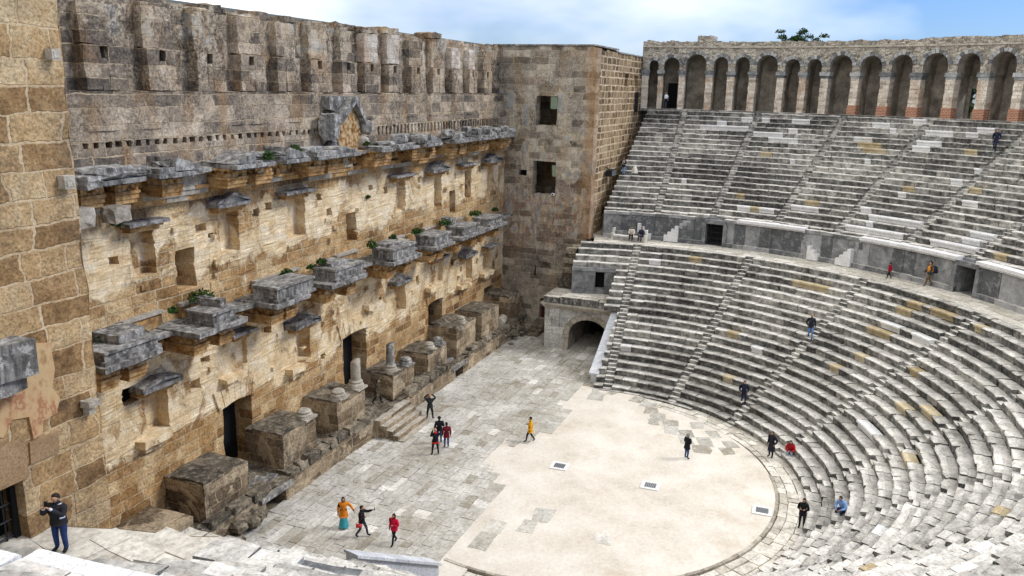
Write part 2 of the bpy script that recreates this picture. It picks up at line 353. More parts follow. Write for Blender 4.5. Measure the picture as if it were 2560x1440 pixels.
# gravel of the orchestra
N=NT('orchestra_gravel'); P=N.pos()
c=N.ramp(N.math('ADD',N.math('MULTIPLY',N.noise(P,.35,4,.6),.6),N.math('ADD',N.math('MULTIPLY',N.noise(P,5,5,.8),.5),-.03)),[(.3,(.42,.37,.3)),(.46,(.6,.55,.475)),(.6,(.69,.65,.58)),(.76,(.76,.73,.67))])
c=N.mix(N.ramp(N.noise(P,26,3,.7),[(.3,.5),(.42,0.0)]),c,(.27,.22,.16))
c=N.mix(N.ramp(N.noise(N.vmath('ADD',P,(5,9,0)),.5,4,.65),[(.55,0.0),(.75,.45)]),c,(.42,.33,.22))
N.col(c); N.bump(N.noise(P,22,4,.75),.7,.03); M['gravel']=N.mat
N=NT('grassland'); P=N.pos(); N.col(N.ramp(N.noise(P,.02,5,.6),[(.3,(.02,.035,.015)),(.6,(.045,.06,.025)),(.8,(.12,.11,.06))])); M['land']=N.mat
N=NT('carved_frieze'); P=N.pos()
v=N.n('ShaderNodeTexVoronoi',{'Vector':N.vmath('MULTIPLY',P,(1,1,1)),'Scale':5.5},feature='SMOOTH_F1').outputs[0]
c=N.ramp(N.math('ADD',N.noise(P,1.6,4,.6),N.math('MULTIPLY',N.math('SUBTRACT',.45,v),.9)),[(.2,(.07,.035,.012)),(.42,(.26,.14,.05)),(.6,(.42,.27,.12)),(.8,(.5,.4,.27))])
N.col(c); N.bump(v,-1.0,.12); M['carved']=N.mat
def carve(): pass

# ------------------------------------------------------------------ polar helpers (axis of the cavea = world z)
def pol(r,a,z): return (r*math.cos(a),r*math.sin(a),z)
def pbox(mb,r0,r1,a0,a1,z0,z1,n=1,j=0.0,mi=None,top=None,tone=None,z1b=None):
    """block between two radii and two angles (radians)"""
    A=[]
    for k in range(n+1):
        a=a0+(a1-a0)*k/n
        J=lambda: random.uniform(-j,j)
        A.append([mb.vert(pol(r0+J(),a,z0)),mb.vert(pol(r0+J(),a,z1+J())),mb.vert(pol(r1+J(),a,(z1 if z1b is None else z1b)+J())),mb.vert(pol(r1+J(),a,z0))])
    s=1 if a1>a0 else -1
    def F(q,m): mb.face(q if s>0 else q[::-1],m,tone)
    for p,q in zip(A,A[1:]):
        F([q[0],p[0],p[1],q[1]],mi); F([q[1],p[1],p[2],q[2]],top if top is not None else mi); F([q[2],p[2],p[3],q[3]],mi)
    F([A[0][k] for k in (3,2,1,0)],mi); F([A[-1][k] for k in (0,1,2,3)],mi)

# ------------------------------------------------------------------ ground
def disc(name,mat,poly,z,kind='structure'):
    mb=MB(); mb.face([mb.vert((x,y,z)) for x,y in poly]); o=mb.build(name,mat); tag(o,kind=kind); return o
disc('ground',M['land'],[(-3000,-3000),(3000,-3000),(3000,3000),(-3000,3000)],-.3)
mb=MB()
for k in range(60):
    a0=R_(12-k*3.4); a1=R_(12-(k+1)*3.4)
    mb.quad(pol(48.4,a0,19.6),pol(48.4,a1,19.6),pol(68,a1,19.0),pol(68,a0,19.0)); mb.quad(pol(68,a0,19.0),pol(68,a1,19.0),pol(120,a1,-.35),pol(120,a0,-.35))
tag(mb.build('hill',M['land']),kind='structure')
RG=11.75
# orchestra: gravel disc, a little above the ring of slabs
mb=MB(); pts=[]
rg=random.Random(3)
arc=[(RG*math.cos(R_(a)),RG*math.sin(R_(a))) for a in np.linspace(8,-196,90)]
mb.face([mb.vert((x,y,.17)) for x,y in arc][::-1]); mb.quad((-13.5,.9,.165),(13.5,.9,.165),(13.5,7,.165),(-13.5,7,.165)); mb.quad((11.5,-1.5,.163),(14.6,-1.5,.163),(14.6,2.6,.163),(11.5,2.6,.163))
tag(mb.build('orchestra_floor',M['gravel']),kind='structure')
# kerb round the gravel
mb=MB()
a=-8.0
while a>-186:
    L=random.uniform(3.5,6.5); 
    if a<-66: pbox(mb,RG-.05,RG+.12,R_(a),R_(a-L+.15),-.05,.2 if a<-62 else .19,2,.012,0,None,random.random())
    a-=L
tag(mb.build('kerb',M['pale']),'low curved kerb of tan stone round the gravel orchestra floor','kerb')
# ring of pale slabs between gravel and seats
mb=MB()
for r0,r1 in ((RG+.16,12.35),(12.36,12.95),(12.96,13.6)):
    a=2.0
    while a>-182:
        L=math.degrees(random.uniform(.5,1.3)/r0)
        pbox(mb,r0+random.uniform(0,.03),r1-random.uniform(0,.03),R_(a-.1),R_(a-L+.12),-.1,.1+random.uniform(-.015,.015),1,.025,0,None,random.random()); a-=L
tag(mb.build('path',M['ringslab']),kind='structure')
mb=MB(); mb.quad((-40,-2,.03),(40,-2,.03),(40,16,.03),(-40,16,.03)); 
for k in range(60):
    a0=R_(0-k*3); a1=R_(-(k+1)*3); mb.quad(pol(11,a0,.03),pol(11,a1,.03),pol(15,a1,.03),pol(15,a0,.03))
tag(mb.build('soil',plain('joint_soil',(.17,.14,.095),.95)),kind='structure')
# paved stage front: courses of slabs running along the stage, ragged edge against the gravel
def bound(x):
    P=[(-16,2.4),(-11.6,2.5),(-10.7,2.3),(-8.5,2.9),(-7.8,2.2),(-5.6,3.2),(-5.2,2.6),(-3.6,2.4),(-2.9,3.4),(-1.6,3.9),(-1,5.0),(1.2,5.3),(1.4,3.8),(3.5,3.6),(3.8,2.8),(7.1,2.7),(9.8,3.6),(13.8,2.85),(22,2.8),(30,2.8)]
    for (x0,y0),(x1,y1) in zip(P,P[1:]):
        if x0<=x<=x1: return y0+(y1-y0)*(x-x0)/(x1-x0)
    return 2.5
mb=MB(); y=12.45; rs=random.Random(11)
while y>2.1:
    h=rs.choice((.42,.5,.6,.7,.85)); x=-15.5+rs.uniform(0,1)
    while x<26:
        w=rs.choice((.6,.8,1.0,1.3,1.7))
        cx,cy=x+w/2,y-h/2
        if cy>bound(cx)-.25 and not (cx>20.2 and cy>9.2 and False):
            n=rs.random(); tone=.4+.5*mnoise.noise(Vector((cx*.22,cy*.3,2)))+rs.random()*.22
            if rs.random()<.05: tone=1.0
            elif rs.random()<.07: tone=.08
            g=.014; q=[(x+g,y-h+g),(x+w-g,y-h+g),(x+w-g,y-g),(x+g,y-g)]
            poly=[]
            for k in range(4):
                p0,p1=q[k],q[(k+1)%4]
                for t in (0.0,.33,.66):
                    poly.append((p0[0]+(p1[0]-p0[0])*t+rs.uniform(-.022,.022),p0[1]+(p1[1]-p0[1])*t+rs.uniform(-.022,.022)))
            mb.prism(poly,'z',.0,.2+rs.uniform(-.012,.014),0,tone)
        x+=w
    y-=h
# stray slabs lying in the gravel below the seats
for (sx,sy,sw,sh,an) in ((11.6,1.6,1.5,1.0,.1),(12.7,2.0,.9,.5,.3),(13.0,.6,1.2,.6,-.5),(12.2,-1.2,1.1,.8,-.2),(11.6,-2.2,1.1,.9,-.2),(10.6,-2.6,1.2,.9,.2),(9.7,-3.3,1.3,1.0,.3),(8.7,-3.2,.9,.7,.2),(8.9,-4.3,1.2,1.0,.3),(7.9,-4.6,1.3,.9,.2),(7.7,-5.6,1.2,1.0,.4),(6.8,-5.7,1.3,.9,.3),(6.9,-6.9,1.4,1.0,.4),(5.7,-6.9,1.1,1.1,.2),(9.4,-6.0,1.1,.8,.4),(8.3,-7.2,1.1,.8,.5),(6.1,-8.4,1.0,.8,.5),(7.2,-8.4,1.0,.8,.5),(-5.9,-.6,1.4,1.0,.1),(-7.2,-.3,1.2,.8,.0),(-7.9,1.2,1.2,1.0,.1),(-9.4,1.2,1.6,.9,.0),(-6.8,-4.1,1.0,.7,.2)):
    c,s_=math.cos(an),math.sin(an); poly=[]
    q=[(-sw/2,-sh/2),(sw/2,-sh/2),(sw/2,sh/2),(-sw/2,sh/2)]
    for k in range(4):
        p0,p1=q[k],q[(k+1)%4]
        for t in (0.0,.5):
            X=p0[0]+(p1[0]-p0[0])*t+rs.uniform(-.09,.09); Y=p0[1]+(p1[1]-p0[1])*t+rs.uniform(-.09,.09)
            poly.append((sx+X*c-Y*s_,sy+X*s_+Y*c))
    mb.prism(poly,'z',.05,.178+rs.uniform(0,.012),0,rs.uniform(.05,.7) if sx>0 else rs.uniform(.5,1.1))
tag(mb.build('pavement',M['slab']),kind='structure')

# ------------------------------------------------------------------ seating
NL,NU=20,21
RL=lambda i:13.3+.6395*i
ZL=lambda i:.445*(i+1)
RU=lambda j:29.0+.72*j
ZU=lambda j:11.45+.42*j
STL=[5.5,-15.7,-36.9,-58.1,-79.3,-100.5,-121.7,-142.9,-164.1]
STU=[3.3,-6.3,-17.,-27.,-38.,-48.5,-59,-69.5,-80,-90.5,-101,-111.5,-122,-132.5,-143,-153.5,-164]
def seat_block(mb,r,z,h,dep,a0,a1,tone,wear=1.0,n=None,rm=1,tm=0,nose=.05):
    n=n or max(1,int(round((a1-a0)*r/.55)))
    oz=random.uniform(-.018,.018)*wear; orr=random.uniform(-.022,.022)*wear; chip=random.random()<.3*wear
    prof=[(nose+.04,-h-.02),(nose+.02,-.2),(-.005,-.15),(-.02,-.05),(.02,0.0),(dep*.55,.0),(dep*.6,-.025),(dep+.12,-.03)]
    cols=[]
    for k in range(n+1):
        a=a0+(a1-a0)*k/n; end=k in (0,n); col=[]
        nib=random.uniform(0,.07)*wear if random.random()<.35 else 0
        for q,(dr,dz) in enumerate(prof):
            jr=random.uniform(-.014,.014)*wear; jz=random.uniform(-.012,.012)*wear
            if q in (2,3,4): dr+=nib+(.02*wear if end else 0); dz-=(nib*.6+(.012*wear if end else 0)) if q==4 else 0
            col.append(mb.vert(pol(r+orr+dr+jr,a,z+oz+dz+(jz if q else 0))))
        cols.append(col)
    for p,q in zip(cols,cols[1:]):
        for k in range(len(prof)-1):
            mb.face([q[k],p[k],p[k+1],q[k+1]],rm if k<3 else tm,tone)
    mb.face(cols[0][::-1],rm,tone); mb.face(cols[-1],rm,tone)
# replaced blocks, [tier,row,start angle,end angle]
SPW=[[1,19,-4.4,-6.0],[1,19,-7.1,-8.1],[1,19,-10.9,-13.2],[1,18,-1.4,-2.7],[1,17,-3.4,-6.3],[1,17,0.7,-3.2],[1,16,-7.1,-10.7],[1,15,-9.1,-13.0],[1,16,-7.2,-8.7],[1,17,-11.1,-12.3],[1,19,-20.8,-22.9],[1,20,-25.1,-27.1],[1,19,-26.4,-27.9],[1,18,-23.3,-24.1],[1,18,-26.9,-30.6],[1,19,-32.7,-34.6],[1,18,-32.0,-33.4],[1,17,-23.3,-29.3],[1,16,-19.8,-22.1],[1,16,-27.7,-30.4],[1,15,-27.4,-29.6],[1,11,-13.5,-14.2],[1,12,-23.1,-23.9],[1,12,-36.8,-37.7],[1,10,-35.4,-36.9],[1,7,-30.7,-31.8],[1,7,-39.3,-41.3],[1,6,0.9,0.1],[1,1,-5.2,-7.8],[1,2,-9.5,-11.6],[1,2,-13.3,-15.5],[1,2,-16.8,-19.0],[1,4,-16.8,-19.0],[1,4,-27.6,-29.2],[1,3,-17.8,-19.6],[1,4,-27.5,-29.2],[1,3,-19.6,-21.9],[1,3,-29.6,-37.8],[1,2,-24.9,-27.1],[1,2,-30.0,-31.1],[1,5,-37.6,-46.3],[1,4,-37.7,-40.1],[1,3,-37.9,-40.7],[1,3,-44.5,-48.5],[1,2,-44.5,-47.1],[1,1,-40.9,-43.7],[1,1,-43.9,-48.3],[1,1,-48.1,-49.9],[1,7,-39.4,-41.4],[1,1,-19.1,-27.8],[1,1,-27.9,-36.7],[1,1,-43.5,-47.1],[0,15,-53.1,-57.7],[0,6,-64.7,-71.8],[0,15,-46.3,-50.4],[0,12,-74.4,-79.2],[0,1,5.5,2.2],[0,8,-27.1,-29.9],[0,17,2.6,0.3],[0,5,4.9,1.5],[0,7,-79.1,-93.9]]
SPO=[[1,15,-20.7,-23.7],[1,14,-21.8,-24.8],[1,12,-9.0,-10.6],[1,15,-33.6,-35.1],[1,9,-26.9,-28.3],[1,3,-19.6,-21.9],[1,4,-26.0,-27.6],[1,2,-11.6,-13.1],[1,4,-8.4,-9.8],[1,8,-30.6,-32.2],[1,9,-38.5,-40.1],[1,4,-26.2,-27.4],[1,4,-19.1,-21.3],[1,1,-50.6,-52.5],[0,17,-33.0,-36.8],[0,17,-25.7,-32.7],[0,18,-46.7,-49.6],[0,17,-46.1,-49.1],[0,18,-51.2,-55.8],[0,14,-45.1,-50.2],[0,16,-51.8,-59.6],[0,13,-55.6,-59.3],[0,12,-59.9,-62.2],[0,9,-66.1,-69.7],[0,10,-70.7,-75.0],[0,10,-74.4,-81.2],[0,10,-78.8,-87.2],[0,8,-73.1,-80.5],[0,9,-45.9,-48.5],[0,11,-48.1,-50.5],[0,3,-57.1,-62.8],[0,18,-60.0,-61.5],[0,3,-37.2,-39.8],[0,0,8.8,5.9],[0,18,-4.9,-7.3],[0,9,-19.7,-22.3],[0,4,-25.4,-28.3],[0,17,7.4,4.6]]
SPW+=[[1,7,-172.3,-177.0],[1,8,-176.2,-177.6],[1,5,-160,-163],[0,17,-168,-172],[1,9,-166,-168.5]]
rx=random.Random(21)
for q in range(26):
    ti=rx.choice((0,0,1)); i=rx.randrange(20); a=rx.uniform(-75,-172); L=rx.uniform(1.2,3.2) if rx.random()<.7 else rx.uniform(3,5)
    (SPW if rx.random()<.5 else SPO).append([ti,i,round(a,1),round(a-L*(1.4 if ti==0 and i<8 else .8),1)])
def arcs(a_hi,a_lo,stairs,r,hw):
    """wedges left between the stairways"""
    g=math.degrees(hw/r); cuts=[a_hi]
    for s in stairs:
        if a_lo+g<s<a_hi-g: cuts+= [s+g,s-g]
        elif abs(s-a_hi)<=g: cuts[0]=s-g
    cuts.append(a_lo); return [(cuts[k],cuts[k+1]) for k in range(0,len(cuts)-1,2)]
def lookup(lst,tier,row,a):
    for k,(t,i,x,y) in enumerate(lst):
        if t==tier and i==row and x>=a>=y: return k
    return None
def build_tier(tier,root,rows,stairs,Rf,Zf,h,dep,endf,a_min,a_max,hw,lof=None):
    for i in range(rows):
        r=Rf(i); z=Zf(i); ye=endf(i)
        hi=math.degrees(math.asin(ye/r)); lo=-180-hi
        hi=min(hi,a_max); lo=max(lo,a_min)
        if lof: lo=lof(i)
        else: lo=-180-math.degrees(math.asin((1.25 if i<4 else (1.9 if i<7 else 2.4))/r))
        base=MB(); special={}
        segs=[(t,q,x,y) for t,lst in (('w',SPW),('o',SPO)) for q,(tt,ii,x,y) in enumerate(lst) if tt==tier and ii==i]
        for (A,B) in arcs(hi,lo,stairs,r,hw):
            # break points: replaced blocks first
            pts=[A]; S=sorted([s for s in segs if s[2]<=A+.6 and s[3]>=B-.6],key=lambda s:-s[2])
            plan=[]; cur=A
            for s in S:
                x=min(s[2],A); y=max(s[3],B)
                if y>=cur or x-y<.3: continue
                x=min(x,cur)
                if cur-x>.35: plan.append((cur,x,None))
                else: x=cur
                plan.append((x,y,s[:2])); cur=y
            if cur-B>.05: plan.append((cur,B,None))
            for (x,y,s) in plan:
                L=R_(x-y)*r
                if s is None:
                    wmean=random.uniform(.85,1.25); n=max(1,int(round(L/wmean))); ws=[random.uniform(.6,1.5) for _ in range(n)]; tot=sum(ws); a=x
                    for w in ws:
                        b=a-(x-y)*w/tot; wk=1.0+.6*max(0,min(1,(-a-50)/40)); gp=math.degrees(random.uniform(.006,.02)*wk/r)
                        tone=min(1,max(0,.5+.9*mnoise.noise(Vector((r*math.cos(R_(a))*.12,r*math.sin(R_(a))*.12,i*.35)))+random.gauss(0,.17)))
                        seat_block(base,r,z+random.uniform(-.02,.02)*(wk-1),h,dep,R_(b+gp),R_(a-gp),tone,1.15*wk); a=b
                else:
                    mb=special.setdefault(s,MB()); n=max(1,int(round(L/(.85 if s[0]=='w' else 1.3)))); a=x
                    for k in range(n):
                        b=a-(x-y)/n; gp=math.degrees(.006/r); seat_block(mb,r-.03,z+.012,h,dep-.1,R_(b+gp),R_(a-gp),random.random(),.12,rm=0,nose=.09); a=b
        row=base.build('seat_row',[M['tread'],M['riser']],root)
        for s,mb in special.items():
            mb.build('marble_block' if s[0]=='w' else 'limestone_block',M['marble'] if s[0]=='w' else M['limestone'],row)
    for s in stairs:
        mb=MB()
        for i in range(rows):
            r=Rf(i); z=Zf(i); hi=math.degrees(math.asin(endf(i)/r)); g=hw/r
            if not (max(a_min,-180-hi)-.3<s<min(a_max,hi)+.3): continue
            a=R_(s)
            for k,(dr,zz) in enumerate(((0.02,z-h*.5),(dep*.5,z))):
                gg=g-random.uniform(.01,.03)/r; t=random.random()*.7+.3
                pbox(mb,r+dr+random.uniform(-.02,.02),r+dr+dep*.62,a-gg,a+gg,zz-h*.55,zz+random.uniform(-.015,.015),1,.012,1,0,t)
        if mb.f: mb.build('stairway',[M['tread'],M['riser']],root)
lower=thing('lower_seating','lower tier of curved stone seat rows between the orchestra and the middle walkway','seating tier')
upper=thing('upper_seating','upper tier of curved stone seat rows between the middle walkway and the arcade','seating tier')
endL=lambda i:2.3 if i<10 else (3.5 if i<16 else 7.2)
LOU=lambda j:-176.2 if j<7 else (-177. if j==7 else (-177.3 if j==8 else -176.2))
build_tier(0,lower,NL,STL,RL,ZL,.445,.6395,endL,-196,20,.34)
build_tier(1,upper,NU,STU,RU,ZU,.42,.72,lambda j:6.3,-196,20,.32,LOU)
for root,R0,Z0,R1,Z1 in ((lower,RL(0)+.3,-.1,RL(19)+.9,ZL(19)-.35),(upper,RU(0)+.3,10.9,RU(20)+1.0,ZU(20)-.35)):
    mb=MB()
    for k in range(66):
        a0=R_(9-k*3); a1=R_(9-(k+1)*3)
        if R0>20: a0=min(a0,R_(8.1)); a1=min(a1,R_(8.0)); a0=max(a0,R_(-176)); a1=max(a1,R_(-176))
        if R0<20: a0=min(a0,R_(4.5)); a1=min(a1,R_(4.4)); a0=max(a0,R_(-184.5)); a1=max(a1,R_(-184.5))
        mb.quad(pol(R0,a0,Z0),pol(R0,a1,Z0),pol(R1,a1,Z1),pol(R1,a0,Z1))
    mb.build('rubble_core',M['core'],root)
# a grey step right at the foot of the seats
mb=MB(); a=8
while a>-188:
    L=random.uniform(4,8); 
    if a>-17: pbox(mb,13.02,13.5,R_(a-L+.1),R_(a),-.02,.2,2,.02,1,0,random.random())
    a-=L
mb.build('foot_step',[M['tread'],M['riser']],lower)
# masonry sides of the upper tier where its rows stop
for sd,an in ((1,None),(-1,-176.1)):
    mb=MB()
    for j in range(NU):
        r=RU(j); a=R_(an) if an else math.asin(6.25/r); b=R_(an) if an else math.asin(6.25/(r+.72))
        mb.quad(pol(r+.06,a,8.8),pol(r+.78,b,8.8),pol(r+.78,b,ZU(j)-.3),pol(r+.06,a,ZU(j)-.3))
    mb.build('side_wall',M['podium'],upper)
# ------------------------------------------------------------------ middle walkway and its back wall
mb=MB()
for r0,r1,lim in ((26.05,26.95,-187.5),(26.96,27.75,-192),(27.76,28.75,-195.5)):
    a=14.0
    while a>lim:
        L=math.degrees(random.uniform(.8,1.9)/r0); pbox(mb,r0,r1-.02,R_(a-L+.04),R_(a),8.7,8.9+random.uniform(-.012,.012),1,.02,0,None,random.random()); a-=L
for (A0,A1) in ((9.0,15.5),(-203,-175.5)):
    r0=28.76
    while r0<(45 if A0>0 else 36):
        a=A1
        while a>A0+.3:
            L=math.degrees(random.uniform(.8,1.9)/r0); L=min(L,a-A0); pbox(mb,r0,r0+.83,R_(a-L+.04),R_(a),8.7,8.9+random.uniform(-.012,.012),1,.02,0,None,random.random()); a-=L
        r0+=.85
tag(mb.build('walkway',M['ringslab']),kind='structure')
dw=thing('walkway_wall','curved grey marble wall along the middle walkway below the upper seats','wall')
DOORS=[(-7.1,1.5),(-49.15,1.55),(-90.5,1.5),(-131.8,1.5),(-173.2,1.5)]
def indoor(a0,a1):
    for c,w in DOORS:
        if a0>c-w and a1<c+w: return True
    return False
cuts=sorted([12.6,-179.4]+[c+w for c,w in DOORS]+[c-w for c,w in DOORS],reverse=True)
plinth=MB(); slabs=MB(); cop=MB(); wcop=MB()
WH=[(-10.5,-21.5),(-32.,-47.3),(-51.2,-89),(-93,-108),(-118,-129),(-150,-160)]
for k in range(0,len(cuts)-1,2):
    A,B=cuts[k],cuts[k+1]; a=A
    while a>B+.01:
        L=math.degrees(random.uniform(.9,1.9)/28.6); b=a-L
        if b-B<1.2: b=B
        t=random.random()
        pbox(slabs,28.6+random.uniform(-.02,.02),29.4,R_(b+.02),R_(a-.02),9.22,11.02,2,.012,0,None,t)
        pbox(plinth,28.33,29.4,R_(b+.02),R_(a-.02),8.85,9.24+random.uniform(-.02,.02),2,.03,0,1,random.random()); a=b
    a=A
    while a>B+.01:
        b=a-math.degrees(1.15/28.6)
        if b-B<.8: b=B
        m=(a+b)/2
        if any(x>m>y for x,y in WH):
            pbox(wcop,28.25,29.3,R_(b+.012),R_(a-.012),11.14,11.36,2,.004,0,None,random.random()); pbox(wcop,28.42,29.2,R_(b+.012),R_(a-.012),11.0,11.14,2,.004,0,None,random.random())
        else: pbox(cop,28.5+random.uniform(-.03,.1),29.4,R_(b+.03),R_(a-.03),11.0,11.25,2,.035,0,1,random.random())
        a=b
plinth.build('plinth',[M['orthostat'],M['tread']],dw); slabs.build('slab_facing',M['orthostat'],dw)
cop.build('coping',[M['orthostat'],M['tread']],dw); wcop.build('marble_coping',M['marble'],dw)
for q,(c,w) in enumerate(DOORS):
    mb=MB(); a0,a1=R_(c-w),R_(c+w)
    mb.quad(pol(30.8,a0,8.85),pol(30.8,a1,8.85),pol(30.8,a1,11),pol(30.8,a0,11),1)
    for a in (a0,a1): mb.quad(pol(28.7,a,8.9),pol(30.8,a,8.9),pol(30.8,a,11),pol(28.7,a,11),0)
    mb.quad(pol(28.7,a0,10.98),pol(28.7,a1,10.98),pol(30.8,a1,10.98),pol(30.8,a0,10.98),0); mb.quad(pol(28.7,a0,8.88),pol(28.7,a1,8.88),pol(30.8,a1,8.88),pol(30.8,a0,8.88),0)
    pbox(mb,28.42,28.9,R_(c-w-.35),R_(c+w+.35),10.78,11.12,2,.03,0,None,.3)
    pbox(mb,28.9,29.5,R_(c-w-.1),R_(c+w+.1),11.0,11.27,2,.02,0,None,.5)
    for sg in (-1,1): pbox(mb,28.36,29.2,R_(c+sg*(w+.02)),R_(c+sg*(w+.62)),8.9,10.8,1,.03,0,None,.4)
    d=mb.build('doorway',[M['orthostat'],M['core']],dw)
    if q==0:
        g=MB()
        for k in range(13): a=R_(c-w+.12+(2*w-.24)*k/12); g.tube(pol(28.95,a,8.92),pol(28.95,a,10.76),.028,.028,5)
        for z in (9.0,9.5,10.0,10.4,10.72): 
            for k in range(4): g.tube(pol(28.95,R_(c-w+.1+(2*w-.2)*k/4),z),pol(28.95,R_(c-w+.1+(2*w-.2)*(k+1)/4),z),.03,.03,5)
        g.build('gate',M['iron'],d)
def wall_flight(a_start,sg,white,total=7):
    """little steps set against the walkway wall; sg=+1 climbs towards larger angle"""
    w=MB(); g=MB()
    for k in range(total):
        a0=a_start+sg*k*.62; a1=a_start+sg*(k+1)*.62; z=9.2+.28*(k+1)
        if k<white: pbox(w,28.1,28.62,R_(min(a0,a1)),R_(max(a0,a1)),8.95,z,1,.002,0)
        else: pbox(g,28.46+.02*k,28.62,R_(min(a0,a1)),R_(max(a0,a1)),z-.5,z-.02,1,.03,0,1,random.random())
    r=g.build('wall_steps',[M['orthostat'],M['tread']],dw)
    w.build('marble_step',M['marble'],r)
wall_flight(3.9,1,4); wall_flight(1.6,-1,4); wall_flight(-25.3,1,3); wall_flight(-28.3,-1,4); wall_flight(-68,1,3); wall_flight(-72,-1,3)

# ------------------------------------------------------------------ arcade along the top
arc_=thing('arcade','long curved stone arcade of round arches crowning the upper seats','arcade')
BAYS=[(8.48,7.26,24.84),(6.58,4.52,25.14),(3.69,1.03,25.48),(0.1,-1.75,25.23),(-2.67,-4.49,25.24),(-5.4,-8.0,25.44),(-8.89,-10.75,25.07),(-11.63,-13.36,25.07),(-14.32,-16.97,25.43),(-17.9,-20.39,25.35),(-21.48,-23.81,25.43),(-24.96,-27.65,25.53),(-28.68,-31.07,25.48),(-32.15,-34.75,25.56)]
for k in range(5): BAYS.append((-35.75-3.6*k,-38.3-3.6*k,25.5))
FR=44.3; ZS=23.7; ZT=26.12; BK=47.4
wall=MB(); vault=MB(); prev=9.4
def strip(a0,a1,z0,z1,R=FR):
    wall.quad(pol(R,R_(a0),z0),pol(R,R_(a1),z0),pol(R,R_(a1),z1),pol(R,R_(a0),z1))
for q,(a,b,top) in enumerate(BAYS):
    hw=R_(a-b)/2*FR; sp=top-hw*.98; c=(a+b)/2
    strip(prev,a,ZS,ZT)
    cur=[(a,ZS),(a,sp)]
    for k in range(1,12):
        t=math.pi*k/12; cur.append((c+(a-b)/2*math.cos(t),sp+hw*.98*math.sin(t)))
    cur+=[(b,sp),(b,ZS)]
    for (x0,z0),(x1,z1) in zip(cur,cur[1:]):
        if abs(x0-x1)>1e-6: wall.quad(pol(FR,R_(x0),z0),pol(FR,R_(x1),z1),pol(FR,R_(x1),ZT),pol(FR,R_(x0),ZT))
        vault.quad(pol(FR,R_(x0),z0),pol(BK,R_(x0),z0),pol(BK,R_(x1),z1),pol(FR,R_(x1),z1))
    e=math.degrees(.1/FR)
    for x,sg in ((a,1),(b,-1)):
        xx=x+sg*e
        vault.quad(pol(45.35,R_(xx),19.95),pol(BK,R_(xx),19.95),pol(BK,R_(xx),ZS+.02),pol(45.35,R_(xx),ZS+.02))
        vault.quad(pol(45.35,R_(xx),ZS),pol(BK,R_(xx),ZS),pol(BK,R_(x),ZS),pol(45.35,R_(x),ZS))
    if q!=12: vault.quad(pol(BK,R_(a+.2),19.9),pol(BK,R_(b-.2),19.9),pol(BK,R_(b-.2),25.8),pol(BK,R_(a+.2),25.8))
    else:
        s0=c+1.0; s1=c+.45
        vault.quad(pol(BK,R_(a+.2),19.9),pol(BK,R_(s0),19.9),pol(BK,R_(s0),25.8),pol(BK,R_(a+.2),25.8)); vault.quad(pol(BK,R_(s1),19.9),pol(BK,R_(b-.2),19.9),pol(BK,R_(b-.2),25.8),pol(BK,R_(s1),25.8))
        vault.quad(pol(BK,R_(s0),22.6),pol(BK,R_(s1),22.6),pol(BK,R_(s1),25.8),pol(BK,R_(s0),25.8))
    if q==1:
        d=MB(); pbox(d,47.3,47.45,R_(c-.55),R_(c+.65),19.95,22.6,1,0,0); d.build('back_door',M['black'],arc_)
    v=MB(); n=11 if hw>1 else 9
    for k in range(n):
        t0=math.pi*k/n+.02; t1=math.pi*(k+1)/n-.02; o=.3+random.uniform(-.06,.07)
        P=lambda t,rr,R:pol(R,R_(c)+math.cos(t)*rr/FR,sp+math.sin(t)*rr*.98)
        Rf=FR-.06-random.uniform(0,.03); t_=random.random()
        A=[v.vert(P(t0,hw-.01,Rf)),v.vert(P(t1,hw-.01,Rf)),v.vert(P(t1,hw+o,Rf)),v.vert(P(t0,hw+o,Rf))]
        B=[v.vert(P(t0,hw-.01,FR+.1)),v.vert(P(t1,hw-.01,FR+.1)),v.vert(P(t1,hw+o,FR+.1)),v.vert(P(t0,hw+o,FR+.1))]
        v.face(A[::-1],0,t_)
        for i in range(4): v.face([A[i],A[(i+1)%4],B[(i+1)%4],B[i]],0,t_)
    v.build('arch_ring',M['orthostat'],arc_)
    # pier on the far side of this bay
    nb=BAYS[q+1][0] if q+1<len(BAYS) else b-.9
    for (x0,x1) in (((9.4,8.5),) if q==0 else ())+((b,nb),):
        p=MB(); w0=x0-.06 if x0!=9.4 else x0; 
        nz=8
        for s in range(nz):
            z0=19.95+(ZS-.42-19.95)*s/nz; z1=19.95+(ZS-.42-19.95)*(s+1)/nz
            pbox(p,FR-.06+random.uniform(-.035,.03),45.35,R_(x1+random.uniform(-.02,.05)),R_(x0-random.uniform(-.02,.05)),z0,z1,1,.015,0)
        po=p.build('pier',M['pier'],arc_)
        cp=MB(); pbox(cp,FR-.2,45.3,R_(x1-.14),R_(x0+.14),ZS-.2,ZS+.14,1,.02,0,None,random.random()); pbox(cp,FR-.1,45.3,R_(x1-.02),R_(x0+.02),ZS-.45,ZS-.2,1,.02,0,None,random.random()); cp.build('capital',M['orthostat'],po)
        if 8<=q<=14:
            bk=MB(); pbox(bk,FR-.13,45.2,R_(x1-.05),R_(x0+.05),19.95,20.95+random.uniform(-.15,.15),1,.02,0); bk.build('brick_foot',M['brick'],po)
    prev=b
strip(prev,prev-.9,ZS,ZT)
